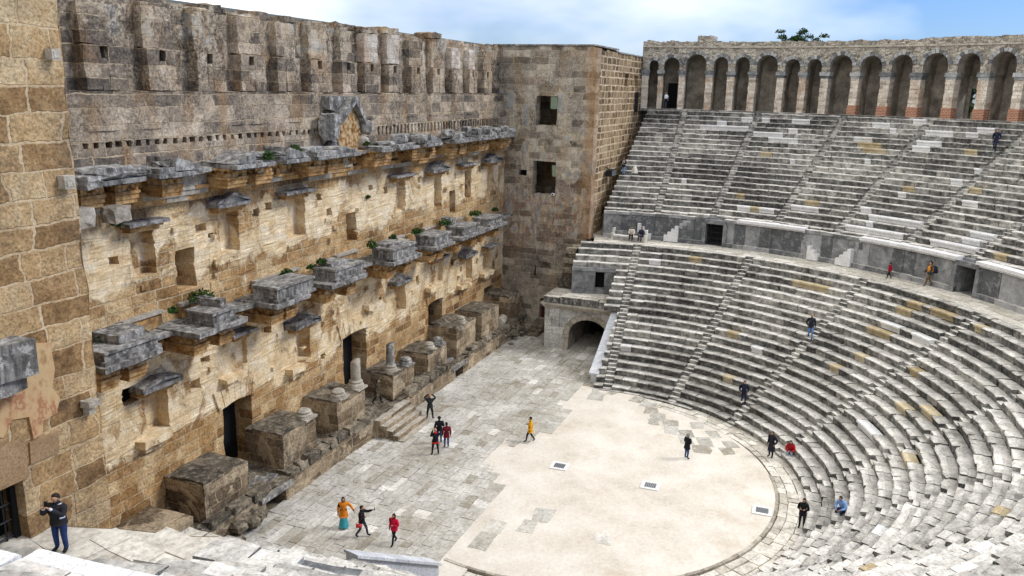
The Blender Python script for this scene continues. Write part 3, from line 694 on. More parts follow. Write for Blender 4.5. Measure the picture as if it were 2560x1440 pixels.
# wall top: course, cornice, parapet with a ragged crest
for k in range(122):
    a0=9.5-k*.5; a1=a0-.5
    pbox(wall,FR-.08,45.2,R_(a1),R_(a0),26.1,26.24,1,.01,1)
    hh=26.72+.16*mnoise.noise(Vector((k*.35,1,0)))+random.uniform(-.04,.04)+(.55 if 2.9>a0>.6 else 0)+(.12 if a0<-24 else 0)
    pbox(wall,44.75,47.6,R_(a1),R_(a0),26.2,hh,1,.03,0)
wall.build('arcade_wall',[M['rubwall'],M['pale']],arc_); vault.build('vault',M['vault'],arc_)
e=MB(); e.quad(pol(44.8,R_(9.5),19.9),pol(44.8,R_(9.5),26.7),pol(47.6,R_(9.5),26.7),pol(47.6,R_(9.5),19.9)); e.build('end_wall',M['rubwall'],arc_)
f=MB()
a=9.4
while a>-52:
    L=random.uniform(1.2,2.4); pbox(f,43.9,BK+.2,R_(a-L+.03),R_(a),19.7,19.98+random.uniform(-.01,.01),1,.02,1,0,random.random()); a-=L
f.build('arcade_floor',[M['tread'],M['riser']],arc_)

# ------------------------------------------------------------------ stage building
stage=thing('stage_wall','tall tan stone stage wall with two storeys of broken niches, cornices and doorways','wall',(0,15.3,0))
def sp(mb,name,mats,parent=None,smooth=False):
    """part of a thing placed at (0,15.3,0): geometry is written in world coordinates"""
    o=mb.build(name,mats,parent if parent is not None else stage,smooth)
    root=o.parent
    if root is stage: o.matrix_parent_inverse=Matrix.Translation((0,-15.3,0))
    return o
YW=15.3
fm=lambda u,v,d:(u,YW+d,v)
MW=[M['wall_low'],M['black'],M['ochre']]
# first storey: doorways, niches, put-log holes
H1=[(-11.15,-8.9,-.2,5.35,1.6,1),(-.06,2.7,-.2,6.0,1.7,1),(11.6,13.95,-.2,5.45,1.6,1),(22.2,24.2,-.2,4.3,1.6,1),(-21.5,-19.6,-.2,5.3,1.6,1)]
N1=[(-16.05,-14.65,5.65,7.75,.75),(-9.9,-9.0,7.1,8.75,.25),(-4.8,-3.45,5.75,7.8,.75),(6.65,8.1,5.85,7.9,.75),(12.86,14.05,6.8,8.65,.35),(18.3,19.55,5.8,7.8,.75),(21.9,23.4,6.0,7.9,.7)]
H1+=[n+(0,) for n in N1]
rs=random.Random(5)
for (x,z,w,h) in ((-12.4,8.0,.65,.42),(-7.6,8.2,.6,.5),(-5.9,8.0,.5,.55),(-13.2,6.9,.7,.5),(1.0,8.9,.4,.4),(9.6,7.6,.45,.45),(10.3,8.8,.4,.6),(15.4,7.7,.45,.45),(16.2,9.0,.4,.4),(4.4,7.3,.35,.3),(20.3,6.9,.4,.5),(-17.2,7.6,.9,.8),(2.9,9.3,.4,.35),(-2.5,5.2,.5,.35),(17.2,6.8,.35,.4)):
    H1.append((x,x+w,z,z+h,.5,1 if rs.random()<.25 else 0))
mb=MB(); wall_grid(mb,-26.5,26.45,-.2,11.0,H1,fm,.5,.05,.035,.05,0,3); sp(mb,'lower_storey',MW)
# second storey
H2=[(-13.5,-12.3,12.05,14.0,1.3,0),(.72,1.85,12.05,13.85,1.2,0),(15.15,16.2,12.0,13.75,1.2,0)]
N2=[(-16.05,-14.7,13.15,15.25,.6),(-10.55,-9.1,13.3,15.4,.65),(-5.1,-3.5,13.2,15.4,.6),(6.85,8.2,13.2,15.3,.55),(12.53,13.8,12.7,15.2,.55),(17.95,19.2,12.8,15.1,.55),(22.45,23.85,12.9,15.1,.55)]
H2+=[n+(0,) for n in N2]
for (x,z,w,h) in ((-12.1,14.6,.7,.4),(-8.0,14.8,.55,.45),(-7.0,15.0,.6,.4),(-11.3,14.2,.4,.3),(-2.3,15.0,.5,.4),(-1.4,14.0,.5,.4),(3.4,15.0,.5,.4),(5.2,14.6,.5,.45),(14.6,15.0,.4,.4),(10.0,14.9,.4,.4),(16.0,14.6,.35,.4),(20.6,14.8,.5,.5),(21.2,14.9,.4,.5),(-17.2,14.0,.5,.3)):
    H2.append((x,x+w,z,z+h,.45,1 if rs.random()<.2 else 0))
mb=MB(); wall_grid(mb,-26.5,26.45,11.0,17.7,H2,fm,.5,.05,.035,.05,0,4); sp(mb,'upper_storey',MW)
# course of beam holes
H3=[]; x=-17.9
while x<3.2:
    w=rs.uniform(.22,.32); H3.append((x,x+w,18.88,19.18+rs.uniform(-.03,.05),.5,1)); x+=rs.choice((.5,.56,.62))
x=4.6
while x<25:
    w=rs.uniform(.2,.28); H3.append((x,x+w,18.45+rs.uniform(-.05,.1),19.12,.4,1 if rs.random()<.5 else 0)); x+=rs.choice((.42,.48,.55))
H3=[h[:2]+(18.9 if h[0]<3.3 else 18.48,19.15 if h[0]<3.3 else 19.1)+h[4:] for h in H3]
mb=MB(); wall_grid(mb,-26.5,26.45,17.7,19.6,H3,fm,.6,.03,.045,.02,0,5); sp(mb,'beam_hole_course',[M['wall_up'],M['black']])
mb=MB(); wall_grid(mb,-26.5,26.45,19.6,21.2,[],fm,.5,.05,.06,.03,0,6)
mb.quad((-26.5,YW-.02,21.2),(26.45,YW-.02,21.2),(26.45,16.8,21.24),(-26.5,16.8,21.24),0)
sp(mb,'string_course',[M['wall_up']])
# attic wall with shallow piers
mb=MB(); wall_grid(mb,-26.5,26.45,21.2,25.1,[],lambda u,v,d:(u,15.98+d,v),.5,.06,.06,.03,0,7,.18)
mb.quad((-26.5,15.98,24.95),(26.45,15.98,24.95),(26.45,20.5,25.0),(-26.5,20.5,25.0),0)
sp(mb,'attic_wall',[M['wall_up']])
PX=[(-20.4,-18.5),(-17.3,-15.45),(-14.05,-12.42),(-11.1,-9.53),(-8.1,-6.51),(-5.2,-3.53),(-2.3,-.55),(.9,2.2),(3.3,5.0),(6.3,7.8),(9.4,11.24),(12.6,14.2),(15.7,17.37),(18.9,20.16),(21.8,23.1)]
for k,(x0,x1) in enumerate(PX):
    mb=MB()
    cx=(x0+x1)/2; a,b=x0-.08,x1+.24; A=.05
    mb.rough(a,cx-.19,15.34,16.6,21.2,23.05,.42,A,0,None,None,None,k); mb.rough(cx+.19,b,15.36,16.6,21.2,23.05,.42,A,0,None,None,None,k+20)
    if k%7!=5:
        mb.rough(cx-.2,cx+.2,15.36,16.6,21.2,22.52,.42,.04,0,None,None,None,k+40); mb.rough(cx-.2,cx+.2,15.36,16.6,22.95,23.05,.4,.03,0,None,None,None,k+60); mb.box(cx-.2,cx+.2,15.85,16.4,22.5,23,0,1)
    else: mb.rough(cx-.2,cx+.2,15.34,16.6,21.2,23.05,.42,.05,0,None,None,None,k+40)
    zt=24.9+rs.uniform(-.3,.2)
    mb.rough(x0+rs.uniform(-.1,.1),x1+rs.uniform(-.05,.15),15.5+rs.uniform(-.06,.08),16.6,23.03,zt,.42,A,2 if k in (8,9,12,13) else 0,None,None,None,k+80)
    if k in (8,9,11): mb.rough(cx-.9,cx+.9,15.5,17,zt,zt+.4,.4,.07,0)
    sp(mb,'pilaster',[M['wall_up'],M['black'],M['pier']])
mb=MB(); mb.box(-26.5,26.4,17.6,21.5,25.26,25.42); sp(mb,'roof',[M['roofmetal']])
mb=MB()
for k in range(44):
    x=-26.5+k*1.2; mb.rough(x,x+1.19,16.02,17.4,24.9,25.18+rs.choice((-.18,-.05,0,.03,.12)),.5,.07,0)
sp(mb,'wall_crest',[M['wall_up']])
# doors standing in the doorways
for (x0,x1,zt) in ((-11.15,-8.9,5.3),(-.06,2.7,5.95),(11.6,13.95,5.4)):
    mb=MB(); mb.box(x0+.02,x1-.02,16.45,16.55,1.4,zt-.05); sp(mb,'door',[M['iron']])
    # flat arch over the opening
    mb=MB(); n=7
    for k in range(n):
        u0=x0-.3+(x1-x0+.6)*k/n; u1=x0-.3+(x1-x0+.6)*(k+1)/n; o=lambda u:(u-(x0+x1)/2)*.22
        mb.prism([(u0+.015,zt-.02+.14*math.cos((u0-x0)/(x1-x0)*3-1.5)),(u1-.015,zt-.02+.14*math.cos((u1-x0)/(x1-x0)*3-1.5)),(u1+o(u1)-.015,zt+1.0),(u0+o(u0)+.015,zt+1.0)],'y',YW-.1-rs.uniform(0,.03),YW+.3,0)
    sp(mb,'lintel',[M['wall_low']])
# ledges (hoods) over the niches: flat shelf or little pediment
def hood(x0,x1,z,ped,mb=None,big=1.0,yf=14.5):
    mb=MB(); j=.02
    mb.box(x0+.35,x1-.35,yf+.34,YW+.1,z-.42,z-.26,j,1); mb.box(x0+.22,x1-.22,yf+.2,YW+.1,z-.26,z-.12,j,1); 
    mb.rough(x0,x1,yf,YW+.1,z-.12,z+.04,.8,.015,0,None,0,None,int(x0*7)%50)
    if ped:
        c=(x0+x1)/2; h=ped
        mb.prism([(x0+.1,z+.04),(x1-.1,z+.04),(c,z+h*.82)],'y',yf+.2,YW+.1,2)
        for s in (-1,1):
            e=(x0 if s<0 else x1)
            P=[(e,z+.04),(e-s*.05,z+.17),(c,z+h+.06),(c,z+h*.8)]
            mb.prism(P if s>0 else P[::-1],'y',yf+.02,YW+.1,0)
    sp(mb,'niche_hood',[M['dgrey'],M['ochre'],M['pale']])
for a in ((-16.7,-14.4,15.7,0),(-11.35,-8.95,15.85,.5),(-6.1,-3.4,15.9,0),(5.65,8.4,15.75,0),(11.0,13.85,15.65,.55),(16.25,19.0,15.7,0),(21.15,24.05,15.6,.5)): hood(*a)
for a in ((-16.75,-14.35,8.2,.3),(-10.85,-8.95,9.15,0),(-5.85,-3.35,8.2,.45),(5.55,7.7,8.3,.45),(11.1,13.7,9.0,0),(16.65,19.1,8.2,.4),(21.4,23.7,8.2,0)): hood(*a)
# sills and brackets under them
for (x0,x1,z) in ((-16.8,-15.0,5.75),(-11.25,-9.65,7.0),(-5.95,-4.15,5.75),(2.3,4.1,7.6),(10.95,12.9,6.85),(16.4,18.5,5.8),(21.0,23.3,5.9)):
    mb=MB(); mb.rough(x0,x1,14.75,YW+.1,z-.38,z-.02,.45,.07,0,None,None,None,int(x0*3)%40); mb.rough(x0+.3,x1-.4,15.0,YW+.1,z-.75,z-.38,.4,.08,0)
    sp(mb,'niche_sill',[M['wall_low']])
# small broken corbels
mb=MB()
for k in range(34):
    x=rs.uniform(-18,24); z=rs.choice((rs.uniform(12,15.5),rs.uniform(6,9.5))); w=rs.uniform(.2,.55)
    mb.rough(x,x+w,YW-rs.uniform(.12,.3),YW+.1,z,z+rs.uniform(.15,.3),.3,.05,0,None,None,None,k)
sp(mb,'corbel',[M['wall_low']])
# entablatures
A1=[(-20.3,-17.3,11.32,-20.0,-17.3),(-15.25,-12.0,11.42,-14.05,-12.5),(-9.8,-7.0,11.6,-9.42,-6.35),(-5.0,-1.3,11.52,-4.25,-1.3),(1.75,5.5,11.58,2.1,5.1),(7.5,10.4,11.5,7.9,10.4),(11.75,16.1,11.44,12.6,15.3),(16.3,20.7,11.42,17.45,20.05)]
def slab(mb,x0,x1,y0,y1,z0,z1,mi,seed):
    """broken cornice slab: ragged plan outline"""
    r=random.Random(seed); P=[]
    n=max(3,int((x1-x0)/.4))
    for k in range(n+1): P.append((x0+(x1-x0)*k/n,y0+r.uniform(-.04,.13)*(1.6 if r.random()<.25 else .6)))
    P+=[(x1+r.uniform(-.05,.05),y0+.5),(x1+r.uniform(-.1,.02),y1),(x0+r.uniform(-.02,.1),y1),(x0+r.uniform(-.05,.05),y0+.5)]
    mb.prism(P,'z',z0,z1,mi)
def console(mb,x0,x1,yf,z0,z1):
    h=z1-z0
    mb.box(x0+.1,x1-.1,yf+.16,YW+.1,z0,z0+h*.2,.015,1); mb.box(x0+.06,x1-.06,yf+.1,YW+.1,z0+h*.2,z0+h*.42,.012,1); mb.box(x0+.02,x1-.02,yf+.04,YW+.1,z0+h*.42,z0+h*.55,.012,1)
    mb.rough(x0+.05,x1-.05,yf+.08,YW+.1,z0+h*.55,z0+h*.9,.22,.03,2); mb.box(x0-.04,x1+.04,yf-.02,YW+.1,z0+h*.9,z1,.02,1)
for k,(x0,x1,zt,p0,p1) in enumerate(A1):
    zc=10.72
    mb=MB(); w=1.05
    console(mb,x0+.3,x0+.3+w,13.15,9.55,10.45); console(mb,x1-.25-w,x1-.25,13.15,9.55,10.45)
    slab(mb,x0+.2,x1-.2,12.85,YW+.1,10.44,10.58,0,k+70)
    slab(mb,x0,x1,12.5,YW+.1,10.56,zc+.06,0,k+3)
    nd=int((x1-x0-.5)/.2)
    for q in range(nd):   # dentils
        xx=x0+.25+q*.2; mb.box(xx,xx+.11,12.8,13.1,10.4,10.5,0,0)
    o=sp(mb,'cornice',[M['dgrey'],M['ochre'],M['carved']])
    pd=MB(); h=zt-zc-.06
    pd.rough(p0-.1,p1+.1,12.72,14.4,zc+.05,zc+.2,.9,.015,0,.3); pd.rough(p0,p1,12.84,14.35,zc+.2,zt-.12,.9,.012,0,.45,None,None,k); pd.rough(p0-.08,p1+.08,12.74,14.42,zt-.12,zt,.8,.018,0,.6,None,None,k)
    if k in (0,1): pd.rough(p0+.9,p1-.2,13.2,14.6,zt,zt+.38,.4,.04,0,.5,None,Matrix.Rotation(.12,3,'Z'),k)
    if k in (3,4): pd.rough(p0+.5,p1-.9,13.3,14.5,zt,zt+.2,.4,.05,0,.7,None,Matrix.Rotation(-.1,3,'Z'),k)
    if k==6: pd.rough(p0+.4,p0+1.4,14.1,15.0,zt,zt+.5,.4,.06,0,.6,None,None,k)
    sp(pd,'cornice_pedestal',[M['dgrey']])
# recessed stretches between them + ochre dado above
ends=[-18.6]+[v for a in A1 for v in (a[0],a[1])]+[25.8]
mb=MB()
for k in range(1,len(A1)):
    x0,x1=A1[k-1][1],A1[k][0]
    if x1-x0<.5: continue
    for (y0,z0,z1,mi) in ((15.05,9.6,9.8,1),(14.98,9.8,10.02,1),(14.92,10.02,10.12,1),(15.0,10.12,10.45,2),(14.85,10.45,10.56,1)):
        mb.box(x0-.3,x1+.3,y0,YW+.1,z0,z1,.012,mi)
    slab(mb,x0-.4,x1+.3,14.0,YW+.1,10.54,10.7,0,k+40)
for (y0,z0,z1,mi) in ((15.05,9.6,9.8,1),(14.98,9.8,10.02,1),(15.0,10.12,10.45,2),(14.85,10.45,10.56,1)): mb.box(20.5,25.6,y0,YW+.1,z0,z1,.02,mi)
slab(mb,20.6,25.4,13.9,YW+.1,10.54,10.72,0,91)
sp(mb,'entablature',[M['dgrey'],M['ochre'],M['carved']])
mb=MB()
for (x0,x1) in ((-17.0,-14.8),(-13.6,-11.6),(-8.4,-4.6),(-.8,1.4),(5.3,7.4),(10.5,12.2),(15.6,17.0)):
    mb.box(x0,x1,15.08,YW+.1,10.7,11.35,.015,0); mb.box(x0-.05,x1+.05,14.98,YW+.1,11.35,11.5,.02,1)
mb.rough(5.2,6.3,13.9,15.2,10.75,11.5,.4,.05,1)
sp(mb,'dado',[M['ochre'],M['pale']])
# upper entablature: long broken cornice
A2=[(-24.5,-20.6),(-19.9,-16.9),(-16.2,-13.6),(-11.6,-8.6),(-7.9,-5.9),(-5.2,-1.0),(1.6,3.0),(3.6,6.3),(7.3,9.6),(11.6,15.4),(16.0,19.6),(20.2,23.4)]
mb=MB()
for (y0,z0,z1,mi) in ((14.98,16.3,16.55,1),(14.9,16.55,16.8,1),(14.82,16.8,16.95,1),(14.93,16.95,17.45,2),(14.7,17.45,17.6,1)):
    x=-26.3
    while x<26.2:
        w=rs.choice((1.3,1.7,2.3)); 
        if rs.random()<.92: mb.box(x+.01,min(26.3,x+w)-.01,y0+rs.uniform(-.03,.03),YW+.1,z0,z1,.012,3 if rs.random()<.3 else mi)
        x+=w
slab(mb,-26.3,0,14.3,YW+.1,17.58,17.76,0,200); slab(mb,0,26.2,14.2,YW+.1,17.58,17.76,0,201)
sp(mb,'entablature',[M['dgrey'],M['ochre'],M['carved'],M['pale']])
for k,(x0,x1) in enumerate(A2):
    mb=MB(); yf=13.6
    for (c0,c1) in ((-19.6,-18.4),(-18.0,-16.7),(-15.5,-14.2),(-11.6,-10.1),(-9.6,-8.2),(-5.1,-3.5),(-3.3,-1.5),(1.5,3.6),(6.4,8.4),(9.0,9.9),(12.0,13.2),(13.6,14.9),(17.2,19.2),(21.8,24.0)):
        if x0-.6<=(c0+c1)/2<(A2[k+1][0]-.6 if k+1<len(A2) else 99): console(mb,c0,c1,yf+.05*(k%3),16.78,17.7)
    slab(mb,x0,x1,13.05,YW+.1,17.7,17.88,0,k+300); slab(mb,x0+.1,x1-.15,13.2,YW+.1,17.87,17.98+.06*(k%3),0,k+330)
    for q in range(int((x1-x0-.4)/.22)):
        xx=x0+.2+q*.22; mb.box(xx,xx+.12,13.25,13.5,17.62,17.7,0,0)
    if k in (3,9): # leaning remains of pediments
        mb.prism([(x0+.1,17.95),(x0+1.7,17.95),(x0+1.6,18.45),(x0+1.0,18.25)],'y',13.3,14.9,0)
    if k in (2,4,8,10):
        mb.prism([(x1-1.6,17.95),(x1+.1,17.9),(x1-.2,18.15),(x1-1.5,18.5)],'y',13.2,14.9,0)
    sp(mb,'cornice',[M['dgrey'],M['ochre'],M['carved']])
for k,(x,y,z,rx,ry,rz_,an) in enumerate(((-18.6,13.6,17.95,1.5,.8,.33,.1),(-19.6,13.4,17.7,.9,.7,.35,.3),(-17.2,13.8,17.9,1.0,.9,.25,-.2),(-14.6,14.0,17.95,1.1,.6,.22,.1),(-9.4,14.2,17.95,1.2,.7,.25,0),(-7.0,14,17.95,.9,.7,.2,.4),(-4.4,14.1,17.95,1.2,.6,.25,.1),(-2.4,13.9,17.9,.9,.8,.22,0),(3.9,14.2,17.85,1.3,.7,.22,0),(5.2,14.0,18.15,1.2,.55,.4,.2),(7.6,13.9,18.0,.8,.7,.4,.1),(9.0,14.2,17.95,1.1,.6,.25,0),(12.2,14.0,18.15,.9,.6,.42,.3),(13.8,13.9,18.0,.8,.6,.3,0),(15.1,13.9,18.2,.5,.5,.5,.4),(17.0,14.0,18.1,.8,.6,.4,.1),(18.6,13.8,18.2,.7,.5,.4,-.3),(20.8,14.0,18.05,.9,.6,.36,.1),(22.6,13.9,18.1,.8,.6,.38,.5),(24.2,14.0,17.9,.9,.6,.3,0),(-18.2,13.5,16.5,.7,.5,.45,.1),(-19.9,13.7,16.5,.8,.6,.6,.0))):
    mb=MB(); mb.rock((x,y,z+(.2 if k<20 else 0)),(rx*.92,ry*.9,rz_*.85),0,rs.random(),k+2,an,11,7,.75,.2); sp(mb,'broken_block',[M['dgrey'] if k<20 else M['pale']])
# gabled fragment in the middle of the upper storey
mb=MB()
mb.prism([(-.75,17.75),(1.75,17.75),(1.75,18.7),(1.5,19.5),(.75,20.45),(-.1,19.85),(-.75,19.1)],'y',14.75,15.4,2)
mb.rough(-.95,1.9,14.3,15.4,17.55,17.8,.9,.015,1)
mb.prism([(-1.35,19.55),(-.85,19.4),(.85,20.75),(.9,21.0),(.5,21.0)],'y',14.35,15.5,0)
mb.prism([(-1.5,20.25),(-.95,20.15),(.1,20.85),(.2,21.0),(-1.55,21.0)],'y',14.75,15.5,0)
mb.prism([(.9,20.95),(.78,20.6),(1.95,19.15),(2.15,19.3)],'y',14.4,15.4,0)
mb.rock((-1.85,14.6,19.3),(.7,.6,.85),0,.5,3,.3,11,8,.75,.16)
mb.rock((2.05,14.6,19.15),(.3,.45,.5),0,.7,9,.2,9,6,.4,.25); mb.rock((1.75,14.7,18.2),(.4,.5,.45),3,.6,12,.2,9,6,.6,.2)
mb.rock((-1.15,14.9,18.15),(.35,.4,.45),0,.4,5,0,9,6,.75,.12)
sp(mb,'broken_pediment',[M['dgrey'],M['ochre'],M['carved'],M['pale']])

# ------------------------------------------------------------------ podium in front of the stage wall
pod=thing('stage_podium','long low rubble-topped masonry podium at the foot of the stage wall','podium')
mb=MB()
HP=[(-11.7,-10.1,-.1,.95,1.6,1),(10.2,11.6,-.1,1.0,1.6,1)]
wall_grid(mb,-26,24.6,-.1,1.35,HP,lambda u,v,d:(u,12.32+d,v),.5,.05,.05,.04,0,31)
mb.quad((24.6,12.32,-.1),(24.6,15.4,-.1),(24.6,15.4,1.5),(24.6,12.32,1.35),0)
wall_grid(mb,-26,24.6,12.3,15.35,[],lambda u,v,d:(u,v,1.38+d*2+max(0,v-13)*.1),.6,.12,.05,.05,2,32)
mb.build('podium_wall',[M['podium'],M['black'],M['rubble']],pod)
mb=MB(); x=-25.5
while x<24.4:
    w=rs.uniform(.7,1.7)
    if not (-2.0<x<2.4 or -12.2<x<-9.8 or 9.4<x<11.8):
        mb.rough(x,x+w-.03,12.22+rs.uniform(-.05,.12),13.0+rs.uniform(-.2,.3),1.25,1.72+rs.uniform(-.16,.14),.32,.085,0,rs.random(),None,Matrix.Rotation(rs.uniform(-.06,.06),3,'Z'),int(x*3)%90)
    x+=w
mb.build('ledge_stones',[M['rubble']],pod)
mb=MB()
for (x0,x1) in ((-12.3,-9.7),(9.6,12.0)):
    mb.rough(x0,x1,12.1,13.0,1.0,1.28,.6,.03,0,.6); mb.rough(x0+.1,x1-.1,13.0,14.2,1.05,1.45,.6,.04,0,.5)
mb.build('lintel_slab',[M['dgrey']],pod)
BL=[(-15.35,-12.3,3.4,1),(-9.55,-6.55,3.55,2),(-4.5,-1.45,3.52,3),(1.95,4.85,3.05,4),(6.85,9.85,3.05,5),(11.5,15.1,3.72,6),(16.25,19.8,3.75,7),(22.1,24.7,3.75,8)]
for (x0,x1,zt,k) in BL:
    mb=MB(); mb.rough(x0,x1,12.82,15.35,1.4,zt,.48,.05,0,None,2,None,k*3)
    mb.rough(x0+.02,(x0+x1)/2+rs.uniform(-.3,.3),12.86,14.9,zt-.1,zt+rs.uniform(.05,.12),.5,.05,2,rs.random())
    if k in (6,8): mb.rough(x0+.1,x1-.05,12.86,15.3,zt-.5,zt+.12,.35,.12,1,rs.random())
    mb.build('pedestal',[M['podium'],M['rubble'],M['rubble']],pod)
mb=MB(); mb.rough(-18.7,-16.2,12.7,15.3,1.3,2.35,.5,.06,0,None,0,None,77); mb.rough(-19.8,-18.5,12.6,13.6,1.2,1.9,.4,.12,1,None,None,None,78)
mb.build('pedestal',[M['podium'],M['rubble']],pod)
mb=MB()
for k in range(26):
    t=rs.random(); x=20.0+5.6*t; y=12.0+rs.uniform(-.3,1.4); s=rs.uniform(.18,.5); mb.rock((x,y,rs.uniform(.1,1.5)*(1-abs(t-.4))),(s*1.2,s,s*.8),0,rs.random(),k,rs.random()*3,8,5,.4,.25)
for k in range(14):
    x=-17.5+rs.random()*5; mb.rock((x,11.9+rs.random()*.5,rs.random()*.9),(.5,.4,.35),0,rs.random(),k+60,rs.random()*3,8,5,.5,.25)
mb.build('fallen_rubble',[M['rubble']],pod)
# column stumps and bases on the pedestals
def base_prof(r): return [(r*1.75,0),(r*1.75,.1),(r*1.62,.13),(r*1.66,.2),(r*1.5,.27),(r*1.28,.31),(r*1.3,.36),(r*1.42,.42),(r*1.28,.48),(r*1.08,.52)]
BASES=[(-6.95,13.35,3.5,.3,'white column base on the pedestal right of the leftmost stage doorway'),(-3.6,13.35,3.5,.3,'white column base beside the paler column stump'),(4.45,13.3,3.05,.3,'grey column base beside the taller grey column stump'),(8.1,13.4,3.05,.27,'white column base on the pedestal between two doorways, nearer the grey stump'),(9.45,13.4,3.05,.3,'grey broken column base on the right end of the same pedestal as a white one'),(13.2,13.3,3.75,.24,'small white column base on the mossy pedestal far along the podium')]
for x,y,z,r,l in BASES:
    t=thing('column_remnant',l,'column base',(x,y,z),0,'column bases left on the stage pedestals')
    mb=MB(); mb.box(-r*1.7,r*1.7,-r*1.7,r*1.7,-.02,.1,.03); mb.lathe((0,0,.08),[(q*.96,zz*.8) for q,zz in base_prof(r)],18); mb.lathe((rs.uniform(-.05,.05),0,.46),[(r*1.05,0),(r*1.0,.06),(r*.6,.1)],14)
    mb.build('moulding',[M['dgrey'] if 'grey' in l.split(' base')[0] else M['pale']],t,False)
for x,y,z,h,r,l,m in ((-1.75,13.3,3.5,1.85,.3,'short pale column stump with flutes on a podium pedestal','pale'),(2.75,13.5,3.05,2.05,.28,'taller smooth grey column stump on a podium pedestal','dgrey')):
    t=thing('column_stump',l,'column',(x,y,z),0,'broken columns on the stage podium')
    mb=MB(); mb.box(-r*1.75,r*1.75,-r*1.75,r*1.75,-.02,.1,.02); mb.lathe((0,0,.08),[(q,zz*.9) for q,zz in base_prof(r)],20); mb.build('base',M['pale'],t)
    mb=MB(); n=24; rings=[]
    for (rr,zz) in ((1.06,.5),(1.0,.62),(.98,h*.6),(.95,h-.1)):
        rings.append([mb.vert((r*rr*(1+(.05 if (k%2 and m=='pale') else 0))*math.cos(6.2832*k/n),r*rr*(1+(.05 if (k%2 and m=='pale') else 0))*math.sin(6.2832*k/n),zz+(.12*math.cos(6.2832*k/n+.6) if zz>h-.2 else 0))) for k in range(n)])
    for a,b in zip(rings,rings[1:]):
        for k in range(n): mb.face([a[k],a[(k+1)%n],b[(k+1)%n],b[k]])
    c=mb.vert((.05,0,h-.06))
    for k in range(n): mb.face([rings[-1][k],rings[-1][(k+1)%n],c])
    mb.build('shaft',M[m],t,True)
t=thing('column_drum','short white column drum lying on its side at the far end of the podium','column',(20.6,12.9,1.9),R_(12))
mb=MB(); mb.tube((-.75,0,.1),(.75,0,.12),.4,.4,16); mb.build('drum',M['pale'],t)
# steps up to the podium
t=thing('stage_steps','five worn stone steps leading from the paving up to the stage podium','steps')
for k in range(5):
    mb=MB(); y1=12.25-k*.4
    mb.rough(-1.35+k*.03,2.5-k*.0+.05,y1-.42,12.4,.0 if k==4 else 1.35-.28*(k+1)-.05,1.35-.28*k,.55,.03,1,.6,0,None,k); mb.build('step',[M['pale'],M['podium']],t)

# ------------------------------------------------------------------ side towers of the stage building
tw=thing('side_tower','tall grey stone tower joining the stage wall to the seats, two dark windows','tower')
mb=MB(); f=lambda u,v,d:(26.34+d,u,v)
HT=[(10.45,12.4,18.62,21.1,1.0,None),(10.37,12.55,12.5,15.45,1.0,None),(11.95,12.1,5.0,5.9,.5,1),(10.35,11.5,.9,2.9,.6,1),(13.1,13.9,14.1,14.6,.5,1)]
wall_grid(mb,7.3,16.6,-.2,25.3,HT,lambda u,v,d:(26.34+d,u,v),.7,.07,.045,.04,0,41)
rng=random.Random(9)
HS=[(36.9,38.3,22.15,23.35,.6,0),(40.9,42.4,22.0,23.2,.6,0),(31.2,32.6,8.6,10.9,.8,1)]
wall_grid(mb,26.34,46.5,-.2,25.15,HS,lambda u,v,d:(u,7.3+d,v),.75,.06,.04,.04,2,42,.15)
mb.quad((26.3,7.25,25.3),(46.5,7.25,25.05),(46.5,16.6,25.05),(26.3,16.6,25.3),0)
# room behind the windows: back wall with its own openings
wall_grid(mb,7.6,16.6,9.5,25.2,[(12.72,13.6,19.85,20.95,.5,None),(12.6,13.2,13.4,14.5,.5,None)],lambda u,v,d:(33+d,u,v),1.2,.05,.03,.03,3,43)
mb.quad((27.3,7.6,17.3),(33,7.6,17.3),(33,16.6,17.3),(27.3,16.6,17.3),3); mb.quad((27.3,7.6,11.5),(33,7.6,11.5),(33,16.6,11.5),(27.3,16.6,11.5),3); mb.quad((27.3,16.5,9),(33,16.5,9),(33,16.5,25),(27.3,16.5,25),3)
mb.build('tower_walls',[M['tower_front'],M['black'],M['tower_side'],M['wall_up']],tw)
# lower range behind the wall closes the far side
mb=MB(); mb.box(26.2,34,7.22,16.6,25.3,25.42,.02); mb.box(34,46.4,7.24,16.6,25.1,25.2,.04); mb.build('roof_edge',[M['dgrey']],tw)
mb=MB(); mb.rough(26.3,27.5,7.05,7.35,8.8,25.2,.5,.05,0); mb.build('quoins',[M['tower_front']],tw)
mb=MB(); mb.box(26.9,27.0,10.4,11.45,.9,2.85); mb.build('door',[M['reddoor']],tw)
mb=MB()
for k in range(9): mb.tube((41.2+.16*k,7.22,19.6),(41.2+.16*k,7.22,21.6),.03,.03,4)
for z in np.linspace(19.7,21.5,7): mb.tube((41.1,7.22,z),(42.6,7.22,z),.03,.03,4)
mb.build('window_grille',[M['iron']],tw)
t=thing('floodlight','black box floodlight fixed to the tower wall above the diagonal row ends','lamp',(31.9,7.2,13.95))
mb=MB(); mb.box(-.85,.75,-.65,-.1,0,.6,.0); mb.build('housing',M['iron'],t); mb=MB(); mb.box(-.78,.68,-.69,-.65,.06,.54); mb.build('lens',plain('lamp_glass',(.12,.13,.13),.2),t); mb=MB(); mb.tube((-.6,-.4,.6),(-.6,.1,.9),.05,.05,6); mb.build('bracket',M['iron'],t)
t=thing('camera_box','small white camera box on the sill of the lower tower window','camera',(26.25,10.5,12.5))
mb=MB(); mb.box(-.2,.12,-.12,.12,0,.2); mb.build('body',M['white'],t); mb=MB(); mb.tube((-.26,0,.1),(-.2,0,.1),.06,.07,8); mb.build('lens',M['black'],t)
mb=MB()
t2=thing('rubble_buttress','rough rubble buttress of dark mossy stone beside the arched passage roof','buttress')
